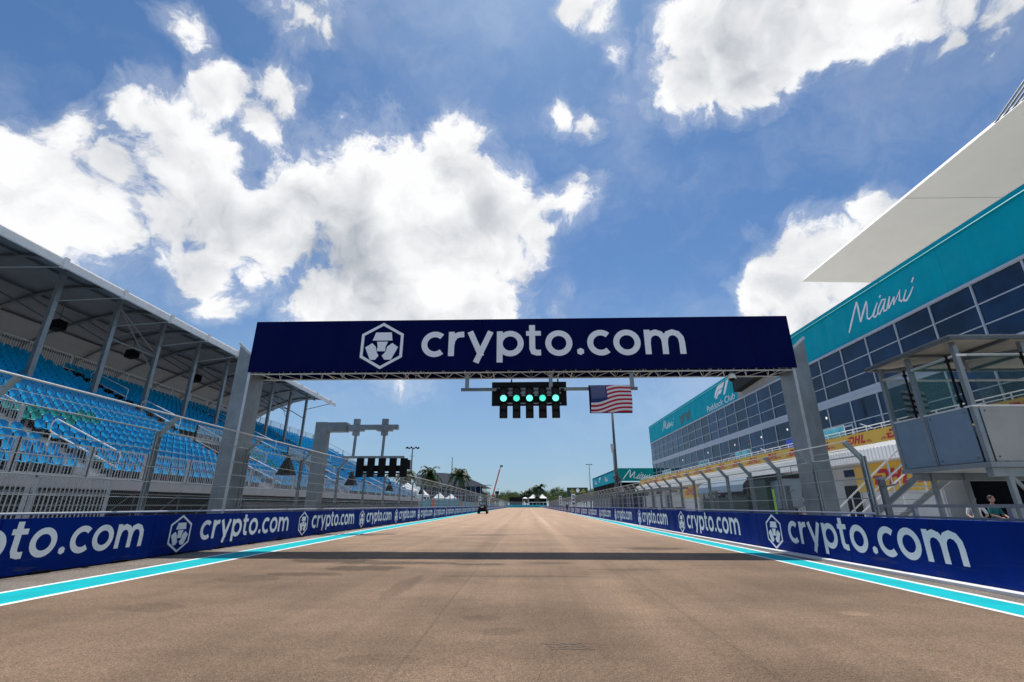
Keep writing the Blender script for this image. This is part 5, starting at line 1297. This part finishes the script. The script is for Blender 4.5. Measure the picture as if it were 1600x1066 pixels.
tt = [tree(11, 9, 9), tree(12, 8, 11), tree(13, 10, 8)]
rn = random.Random(5)
TR = []
for k in range(13): TR.append((-62 + k * 4.3 + rn.uniform(-1, 1), 385 + rn.uniform(-12, 25), rn.uniform(1.05, 1.5), 'left of the video screen'))
TR += [(-40, 380, 1.7, 'left'), (-44, 378, 1.5, 'left')]
for k in range(13): TR.append((14 + k * 4.6 + rn.uniform(-1, 1), 385 + rn.uniform(-12, 25), rn.uniform(1.25, 1.75), 'right of the marquee'))
for k in range(6): TR.append((-8 + k * 3.6, 400, rn.uniform(.85, 1.2), 'behind the marquee'))
TR.sort(key=lambda t: t[0])
used = set()
for i, (x, y, s_, wh) in enumerate(TR):
    k = i % 3; o = tt[k] if k not in used else copy_tree(tt[k]); used.add(k)
    o.location = (x, y, 0); o.scale = (s_, s_, s_ * rn.uniform(.85, 1.1)); o.rotation_euler[2] = i * 1.3
    o['label'] = 'green leafy tree at the end of the straight, %s counting from the left' % ('first' if i == 0 else ordi(i)); o['group'] = 'trees beyond the end of the straight'

# distance boards: white number boards on the fences
for i, (x, y, z) in enumerate(((-11.1, 115, 1.3), (-11.4, 146, 1.5), (7.9, 118, 1.5), (8.2, 88, 1.3))):
    s = root('marker_board', (x, y, z), 'narrow white marker board on the %s debris fence, %s' % ('left' if x < 0 else 'right', ['nearer one', 'farther one', 'farther one', 'nearer one'][i]), 'board')
    mb = MB(); mb.box(x - .35, x + .35, y - .02, y, z, z + 2.0); mb.build('panel', 'print', s)
    mb = MB(); [mb.box(x - .2, x + .2, y - .05, y - .021, z + .2 + .6 * k, z + .55 + .6 * k) for k in range(3)]; mb.build('bars', 'galvd', s)

# ================================================================== UTILITY CART
cx, cy = -7.72, 84.8
c = root('utility_cart', (cx, cy, 0), 'black roofed utility buggy parked by the left edge line', 'cart')
mb = MB()
mb.hexa([(cx - .70, cy - .1, .35), (cx + .70, cy - .1, .35), (cx + .70, cy + 2.9, .35), (cx - .70, cy + 2.9, .35), (cx - .70, cy - .1, .98), (cx + .70, cy - .1, .98), (cx + .66, cy + 2.7, 1.05), (cx - .66, cy + 2.7, 1.05)])
mb.box(cx - .72, cx - .64, cy - .1, cy + 1.2, .985, 1.12); mb.box(cx + .64, cx + .72, cy - .1, cy + 1.2, .985, 1.12); mb.box(cx - .63, cx + .63, cy - .12, cy - .04, .985, 1.10); mb.build('body', 'black', c)
mb = MB()
for sx in (-1, 1):
    mb.bar((cx + sx * .64, cy + 1.2, 1.0), (cx + sx * .60, cy + 1.25, 1.9), .06); mb.bar((cx + sx * .64, cy + 2.7, 1.0), (cx + sx * .60, cy + 2.2, 1.9), .06); mb.bar((cx + sx * .60, cy + 1.25, 1.88), (cx + sx * .60, cy + 2.2, 1.88), .06)
mb.bar((cx - .6, cy + 1.25, 1.88), (cx + .6, cy + 1.25, 1.88), .06); mb.build('roll_cage', 'black', c)
mb = MB(); mb.box(cx - .66, cx + .66, cy + 1.15, cy + 2.35, 1.92, 1.98); mb.build('roof', 'black', c)
mb = MB(); mb.box(cx - .55, cx - .05, cy + 1.45, cy + 1.55, 1.05, 1.5); mb.box(cx + .05, cx + .55, cy + 1.45, cy + 1.55, 1.05, 1.5); mb.build('seat_back', 'galvd', c)
mb = MB(); mb.box(cx - .25, cx + .2, cy - .14, cy - .125, 1.0, 1.14); mb.build('tail_panel', 'white', c)
for sx in (-1, 1):
    for yy in (cy + .45, cy + 2.3):
        mb = MB(); mb.tube([(cx + sx * .58, yy, .33), (cx + sx * .86, yy, .33)], .33, 18); w_ = mb.build('wheel', 'rubber', c); mb = MB(); mb.tube([(cx + sx * .855, yy, .33), (cx + sx * .875, yy, .33)], .17, 12); mb.build('rim', 'galv', w_)
    mb = MB(); mb.box(cx + sx * .6 - .06, cx + sx * .6 + .06, cy - .125, cy - .112, .75, .87); mb.build('tail_light', 'red', c)

# ================================================================== PEOPLE
def person(name_label, x, y, z, rz, shirt, pants, pose='stand', hat=None, hair='hair', h=1.76, group=None):
    k = h / 1.76
    J = {'pel': (0, 0, .96), 'wst': (0, 0, 1.10), 'chs': (0, .01, 1.32), 'nek': (0, .01, 1.47), 'hdb': (0, -.005, 1.56),
         'shl': (-.17, .01, 1.40), 'shr': (.17, .01, 1.40), 'ell': (-.25, .03, 1.14), 'elr': (.25, .03, 1.14), 'wrl': (-.26, -.06, .91), 'wrr': (.26, -.06, .91),
         'hpl': (-.09, 0, .92), 'hpr': (.09, 0, .92), 'knl': (-.11, -.02, .50), 'knr': (.11, -.02, .50), 'anl': (-.12, .03, .09), 'anr': (.12, .03, .09), 'tol': (-.14, -.15, .04), 'tor': (.14, -.15, .04)}
    dz = 0
    if pose == 'walk': J.update(knl=(-.1, -.18, .53), anl=(-.1, -.2, .10), tol=(-.11, -.38, .06), knr=(.1, .05, .50), anr=(.1, .30, .13), tor=(.11, .15, .05), ell=(-.24, .16, 1.16), wrl=(-.25, .12, .92), elr=(.24, -.08, 1.15), wrr=(.22, -.26, 1.0))
    if pose == 'sit': J.update(knl=(-.13, -.44, .98), knr=(.13, -.44, .98), anl=(-.13, -.46, .56), anr=(.13, -.46, .56), tol=(-.14, -.62, .50), tor=(.14, -.62, .50), wrl=(-.15, -.30, 1.02), wrr=(.15, -.30, 1.02), ell=(-.26, -.05, 1.13), elr=(.26, -.05, 1.13)); dz = -.50
    if pose == 'lean': J.update(ell=(-.26, -.16, 1.2), elr=(.26, -.16, 1.2), wrl=(-.18, -.38, 1.1), wrr=(.18, -.38, 1.1), chs=(0, -.08, 1.30), nek=(0, -.13, 1.43), hdb=(0, -.18, 1.51), shl=(-.17, -.09, 1.38), shr=(.17, -.09, 1.38))
    if pose == 'headset': J.update(elr=(.30, -.10, 1.44), wrr=(.13, -.06, 1.60))
    E = [('pel', 'wst'), ('wst', 'chs'), ('chs', 'nek'), ('nek', 'hdb'), ('chs', 'shl'), ('chs', 'shr'), ('shl', 'ell'), ('shr', 'elr'), ('ell', 'wrl'), ('elr', 'wrr'), ('pel', 'hpl'), ('pel', 'hpr'), ('hpl', 'knl'), ('hpr', 'knr'), ('knl', 'anl'), ('knr', 'anr'), ('anl', 'tol'), ('anr', 'tor')]
    Rd = dict(pel=.125, wst=.12, chs=.135, nek=.055, hdb=.055, shl=.068, shr=.068, ell=.045, elr=.045, wrl=.028, wrr=.028, hpl=.095, hpr=.095, knl=.062, knr=.062, anl=.042, anr=.042, tol=.035, tor=.035)
    names = list(J); me = bpy.data.meshes.new('sk'); me.from_pydata([J[n] for n in names], [(names.index(a), names.index(b)) for a, b in E], [])
    o = bpy.data.objects.new('sk', me); col.objects.link(o); o.modifiers.new('s', 'SKIN'); ss = o.modifiers.new('u', 'SUBSURF'); ss.levels = 1; ss.render_levels = 1
    for i, n in enumerate(names):
        v = me.skin_vertices[0].data[i]; v.radius = (Rd[n], Rd[n] * (.72 if n in ('chs', 'wst', 'pel') else 1)); v.use_root = (n == 'pel')
    dg = bpy.context.evaluated_depsgraph_get(); em = bpy.data.meshes.new_from_object(o.evaluated_get(dg))
    mb = MB(); mb.v = [tuple(v.co) for v in em.vertices]
    hip = .96
    def seg_d(p, a, b_):
        a = Vector(J[a]); b_ = Vector(J[b_]); t = max(0, min(1, (p - a).dot(b_ - a) / (b_ - a).length_squared)); return (p - a - (b_ - a) * t).length
    for p in em.polygons:
        c_ = p.center; ds = [(seg_d(c_, a, b_), (a, b_)) for a, b_ in E]; e = min(ds)[1]
        s_ = 0
        if e[1] in ('nek', 'hdb') and c_.z > J['nek'][2] - .01: s_ = 2
        elif e[0] in ('ell', 'elr'): s_ = 2
        elif e[0] in ('hpl', 'hpr', 'knl', 'knr') or (e[0] == 'pel' and e[1] != 'wst'): s_ = 1
        elif e[0] in ('anl', 'anr'): s_ = 3
        elif e == ('pel', 'wst') and c_.z < hip + .03: s_ = 1
        mb.f.append(tuple(p.vertices)); mb.m.append(s_)
    bpy.data.objects.remove(o); bpy.data.meshes.remove(em); bpy.data.meshes.remove(me)
    hb = Vector(J['hdb']); hc = hb + Vector((0, -.015, .10))
    mb.ball(hc, (.077, .098, .118), 14, 10, 2); mb.ball(hc + Vector((0, -.098, -.012)), (.014, .022, .022), 6, 4, 2)
    for sx in (-1, 1): mb.ball(hc + Vector((sx * .078, .005, -.005)), (.012, .024, .034), 6, 4, 2); mb.ball(hc + Vector((sx * .03, -.088, .012)), (.011, .008, .007), 6, 4, 4)
    mb.ball(hc + Vector((0, -.092, -.052)), (.024, .008, .006), 6, 4, 5)
    for wn, en in (('wrl', 'ell'), ('wrr', 'elr')):
        w_ = Vector(J[wn]); d = (w_ - Vector(J[en])).normalized(); sd_ = Vector((0, 1, 0)) if abs(d.y) < .8 else Vector((1, 0, 0)); sd_ = (sd_ - d * d.dot(sd_)).normalized(); n_ = d.cross(sd_)
        mb.tube([w_ - d * .01, w_ + d * .04, w_ + d * .085], [.026, .036, .034], 8, 2)
        for q_ in range(4):
            b_ = w_ + d * .08 + sd_ * (q_ - 1.5) * .018; l = (.065, .075, .07, .055)[q_]
            mb.tube([b_, b_ + d * l * .5 + n_ * .006, b_ + d * l * .85 + n_ * .024], [.009, .008, .006], 6, 2)
        b_ = w_ + d * .03 - sd_ * .03; mb.tube([b_, b_ - sd_ * .02 + d * .03 + n_ * .01, b_ - sd_ * .022 + d * .055 + n_ * .02], [.011, .009, .007], 6, 2)
    r = root('person', (0, 0, 0), name_label, 'person', group)
    mb.build('body', [shirt, pants, 'skin', 'black', 'dark', 'red'], r, True)
    mb = MB(); mb.ball(hc + Vector((0, .018, .03)), (.084, .10, .105), 12, 8)
    mb.v = [(a, b_, max(c_, hc.z + .0 if b_ < hc.y - .03 else hc.z - .06)) for a, b_, c_ in mb.v]
    if hat: mb.tube([hc + Vector((0, -.07, .05)), hc + Vector((0, -.16, .035))], [.07, .05], 10)
    mb.build('cap' if hat else 'hair', hat or hair, r, True)
    r.location = (x, y, z + dz * k); r.scale = (k, k, k); r.rotation_euler[2] = R(rz); return r
M['shirt_w'] = mat('white_shirt', (.72, .72, .74), .8); M['shirt_r'] = mat('red_shirt', (.40, .02, .03), .8); M['shirt_n'] = mat('navy_shirt', (.01, .02, .07), .8); M['shirt_t'] = mat('teal_shirt', (.01, .16, .17), .8)
M['shirt_g'] = mat('grey_shirt', (.2, .2, .21), .8); M['trousers'] = mat('dark_trousers', (.03, .03, .035), .8)
person('person in dark clothes with a white cap standing on the track by the right barrier', 7.35, 92, 0, 20, 'shirt_n', 'trousers', hat='white')
person('person in white walking in the pit lane just left of the right gantry pillar', 12.0, 22.9, .12, 200, 'shirt_w', 'trousers', 'walk', hat='white')
person('person in white leaning at the pit wall below the orange sign', 12.2, 22.2, -.08, 150, 'shirt_w', 'trousers', 'lean', hair='white')
person('person in dark shirt at the pit wall beside the right gantry pillar', 12.6, 21.2, -.02, 100, 'shirt_n', 'trousers')
person('person in white shirt seated under the booth with a hand raised', 15.8, 18.0, .40, -40, 'shirt_w', 'trousers', 'sit')
person('person in teal shirt seated under the booth holding a headset', 16.7, 18.3, .40, 10, 'shirt_t', 'trousers', 'sit')
mb = MB(); mb.box(14.6, 18.2, 17.95, 18.45, 0, .84); bt = mb.build('bench', 'galvd'); tag(bt, 'long dark steel bench under the booth carrying two seated people', 'bench')
person('person in teal with a black hat standing at the balcony rail seen from behind', 24.6, 53.3, 6.2, 250, 'shirt_t', 'trousers', hat='black')
k = 0
pr = random.Random(9)
for (x, y) in ((19, 37.5), (19.8, 35.6), (21, 38.8), (20.4, 41), (21.5, 47), (19, 49.5), (14.5, 62), (15.5, 64.5), (14, 67), (16, 71), (13.6, 75), (17.8, 60.8), (16.5, 58)):
    cl = pr.choice(['shirt_w', 'shirt_r', 'shirt_n', 'shirt_g', 'shirt_w', 'shirt_r'])
    nm = {'shirt_w': 'white', 'shirt_r': 'red', 'shirt_n': 'navy', 'shirt_g': 'grey'}[cl]
    person('crew member in %s shirt in the pit lane, %s along from the camera' % (nm, ordi(k)), x, y, 0, pr.uniform(0, 360), cl, 'trousers', pr.choice(['stand', 'walk', 'lean']), hat=pr.choice([None, 'white', 'black']), group='crew in the pit lane'); k += 1
for i, y in enumerate((62, 88, 112)):
    s = root('marshal_post', (-11.9, y, 0), 'orange marshal panel behind the left fence, %s from the camera' % ordi(i), 'panel', 'orange marshal panels')
    mb = MB(); mb.box(-12.0, -11.7, y, y + .1, 1.2, 2.1); mb.build('panel', 'orange', s); mb = MB(); mb.box(-11.9, -11.8, y + .1, y + .2, 0, 2.8); mb.build('post', 'galvd', s)
